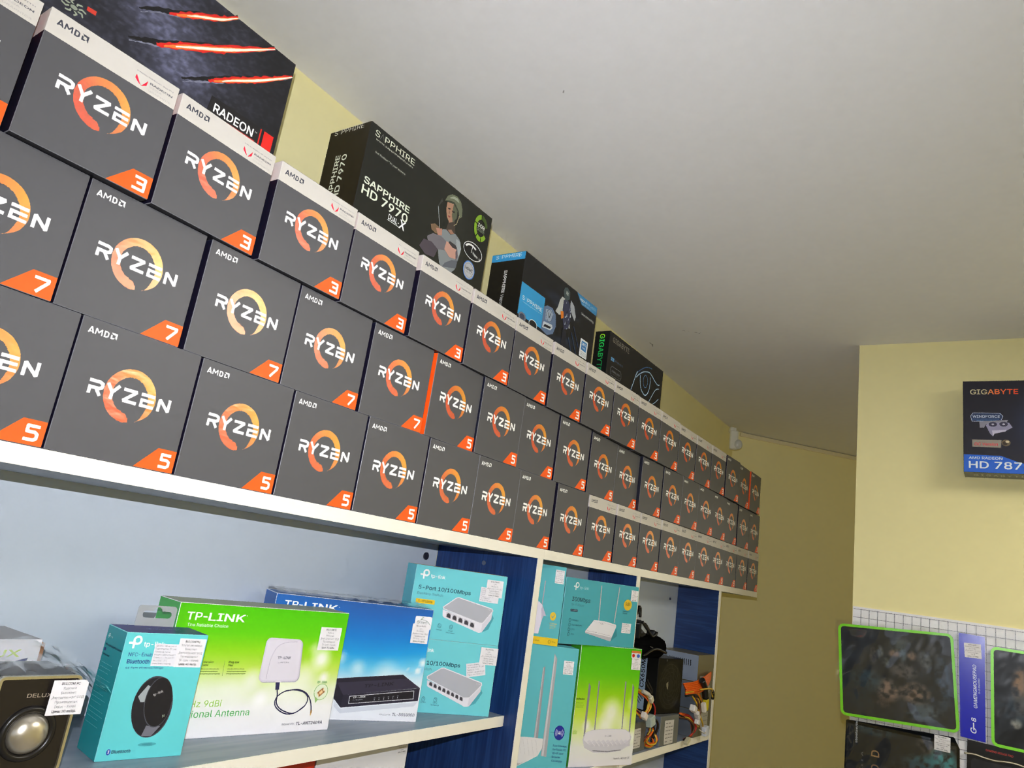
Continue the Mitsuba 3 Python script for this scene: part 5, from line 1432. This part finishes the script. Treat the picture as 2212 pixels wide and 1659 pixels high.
t = thing('mouse_pad', 'black mouse pad in a blue banded package at the right edge of the picture', 'mouse pad')
spots = [(58, 130, 18, 60, (150, 116, 84), .9), (48, 58, 12, 12, (190, 184, 170), .9), (70, 90, 60, 40, (44, 62, 76), .7), (120, 150, 60, 50, (70, 80, 90), .6)]
f = mouse_pad(t, 708.5, -277, 250, 217.5, -0.4, pad_art(spots, (36, 44, 54), 6))
g = wall_face(PX - .0012, 650, -271.5, 1.0)
part(t, 'header_card', solid(slab(g, Polygon([(-2, 0), (47.5, -3), (53, 229.5), (0, 232)]), 1.6), 'print_gloss', (20, 26, 186)), 'blue header card')
g = wall_face(PX - .003, 650, -271.5, 1.0)
g.text('GAMINGMOUSEPAD', 33.5, 67, 6.8, (214, 222, 250), 96, True, 90, 0.16).text('G-8 GAMING', 40, 100, 3.6, (180, 190, 240), 34, True, 90, 0.16).text('G', 30, 11, 11, (226, 230, 250), 12, True, 90, 0.2).line([(25, 24), (25, 34)], 2.4, (226, 230, 250)).text('8', 30, 37, 9, (226, 230, 250), 8, True, 90, 0.2)
g.emit(t, 'lettering', label='white vertical lettering')
price_tag(g, t, 11.5, 178, 34, 32.5, 'Подложка за мишка', 'Китай', 'Цена: 12 лв/бр.', 1.5)
part(t, 'clear_sleeve', mikit.ply(slab(wall_face(PX + .0004, 645, -276, 0), rect(0, 0, 330, 245).difference(Polygon([(2, 6), (316, 4), (316, 222), (6, 240)])), .3), 'cling'), 'clear plastic sleeve rim')

t = thing('mouse_pad', 'large dark mouse pad with teal art and a price tag, below the green edged pad', 'mouse pad')
g = wall_face(PX + .0005, 399.5, -600, 0)
part(t, 'pad', solid(slab(g, Polygon([(0, 0), (246, 0), (247, 300), (236, 323), (3, 311)]).buffer(-4).buffer(4), 3.0), 'paper', (16, 18, 22)), 'black cloth pad')
spots = [(196, 292, 40, 26, (110, 100, 92), .7), (216, 262, 30, 36, (70, 150, 156), .9), (180, 250, 46, 22, (60, 120, 130), .8), (70, 300, 60, 14, (36, 70, 82), .6), (150, 220, 60, 40, (30, 60, 76), .7), (70, 200, 50, 30, (26, 40, 56), .8)]
h = wall_face(PX - .0026, 399.5, -600, 0, .0002)
h.grid(5, 5, 241, 304, 92, 116, pad_art(spots, (20, 26, 34), 9))
h.emit(t, 'printed_art', 'sleeve', 'dark teal printed picture')
h.text('steelseries', 30, 262, 5.2, (160, 166, 172), 56, True, 90).text('D', 79, 240, 17, (150, 116, 76), 15, True, 90).text('D', 79, 208, 17, (120, 92, 62), 15, True, 90).text('D I A', 44, 206, 4.5, (96, 98, 100), 40, False, 90)
h.emit(t, 'lettering')
price_tag(h, t, 195.5, 287.5, 33, 33, 'Подложка за мишка', 'Китай', 'Цена: 25 лв/бр.', -0.5)

film_over(t, 398, -560, 252, 272, 0, 8, .002)

t = thing('mouse_pad', 'black package with red lettering under the blue banded package', 'mouse pad')
g = wall_face(PX + .0005, 652, -620, -1.6)
part(t, 'card', solid(slab(g, rect(0, 0, 300, 345), 1.2), 'print_gloss', (14, 13, 15)), 'glossy black card')
h = wall_face(PX - .0008, 652, -620, -1.6)
h.text('GAMING MOUSE PAD', 36, 330, 4.2, (176, 40, 30), 52, True, 0, 0.1)
h.emit(t, 'lettering', label='red lettering')
h.poly(affinity.translate(rounded(288, 300, 8), 8, 8), (30, 31, 34))
h.emit(t, 'window', 'sleeve', 'shiny dark window')
part(t, 'foil_rim', solid([tube(spline([(PX - .003, -(.655 + .02 * i), -.3055 - .0006 * i * i * .04 + .002 * math.sin(i * 1.7)) for i in range(14)], 5), .0022, 6)], 'silver', (214, 206, 180), True), 'shiny folded plastic rim')

# the boxed graphics card hanging on the right wall
GX = XR - 0.072
t = thing('wall_card_box', 'dark navy graphics card box with a blue lower band, hanging on the right wall', 'box')
part(t, 'carton', {**coloured(*carton(0.30, 0.072, 0.2325, dict(front=(28, 27, 42), left=(24, 22, 26), right=(28, 27, 42), back=(40, 40, 50), top=(30, 30, 44), bottom=(96, 98, 92)), edge=(40, 40, 52)), 'print_satin'), 'to_world': pose(GX, -0.662, 0.3425, -90)})
f = wall_face(GX, 662, 342.5)
o = lambda pts: [(a - 662, b - 342.5) for a, b in pts]
f.grid(1, 46, 298, 231.5, 60, 38, lambda v: np.c_[[np.interp(np.exp(-((v[:, 0] - 190) / 60) ** 2 - ((v[:, 1] - 120) / 60) ** 2), [0, 1], [a, b]) for a, b in ((26, 40), (25, 70), (40, 130))]].T)
f.emit(t, 'cover_picture')
f.poly(o([(662.6, 343), (961, 343), (961, 352), (790, 366), (770, 372.5), (740, 385), (662.6, 387)]), (36, 100, 214))
f.emit(t, 'lower_band', label='bright blue lower band')
f.text('GIGABYTE', 15.2, 198.2, 12.2, lambda v: np.c_[np.interp(v[:, 0], [15, 50, 60, 115], [206, 190, 240, 236]), np.interp(v[:, 0], [15, 50, 60, 115], [198, 176, 130, 74]), np.interp(v[:, 0], [15, 50, 60, 115], [166, 140, 70, 40])], 100, True)
f.emit(t, 'brand_lettering', label='gold to orange lettering')
q = o([(678, 484), (683, 492.5), (739, 491.5), (745, 484), (740, 470.5), (681, 471)])
f.poly(q, (34, 52, 92)).line(q + q[:1], 1.3, (176, 186, 214)).text('WINDFORCE', 20, 137.5, 6.6, (190, 200, 226), 57, True).line([(20, 134), (75, 134)], 1, (96, 140, 200)).line([(28, 131), (70, 131)], .8, (96, 140, 200))
f.poly(o([(696, 470), (755, 475), (752, 466), (710, 464), (706, 455), (697, 455)]), (140, 140, 158)).poly(o([(709, 462), (718, 468), (757, 468), (764, 456), (750, 447), (722, 448), (724, 433), (718, 440)]), (150, 148, 180)).disc(62, 121, 8.5, 6, (60, 58, 84)).disc(84, 121.5, 8.5, 6, (60, 58, 84)).disc(62, 121, 3, 2, (190, 188, 210)).disc(84, 121.5, 3, 2, (190, 188, 210)).poly(o([(722, 448), (724, 433), (727, 440), (750, 446), (752, 450)]), (196, 194, 220))
f.emit(t, 'card_picture', label='printed graphics card and badge')
f.poly(o([(680.5, 424.5), (741, 424), (739.5, 405), (681, 406.5)]), (150, 142, 134)).text('OC Version', 23, 67.5, 7, (216, 60, 74), 48, True, 0, 0.15).disc(88, 75, 9, 8, (110, 96, 74)).disc(86, 74, 5, 5, (60, 50, 40)).disc(91, 78, 4, 3, (214, 200, 170))
f.emit(t, 'version_badge', label='silver badge with red lettering')
f.text('AMD RADEON', 11, 33, 6.2, (206, 222, 250), 69, True).text('HD 7870', 11, 10.8, 16.5, (226, 236, 252), 128, True)
f.emit(t, 'model_lettering', label='white lettering')
bf = Face([GX, -0.662, 0.3425], [0, -1, 0], V=(-1, 0, 0))
bf.O = np.array([GX + 0.072, -0.662, 0.3425])
bf.text('G I G A B Y T E', 20, 26, 22, (150, 152, 140), 105, True)
bf.emit(t, 'bottom_lettering')
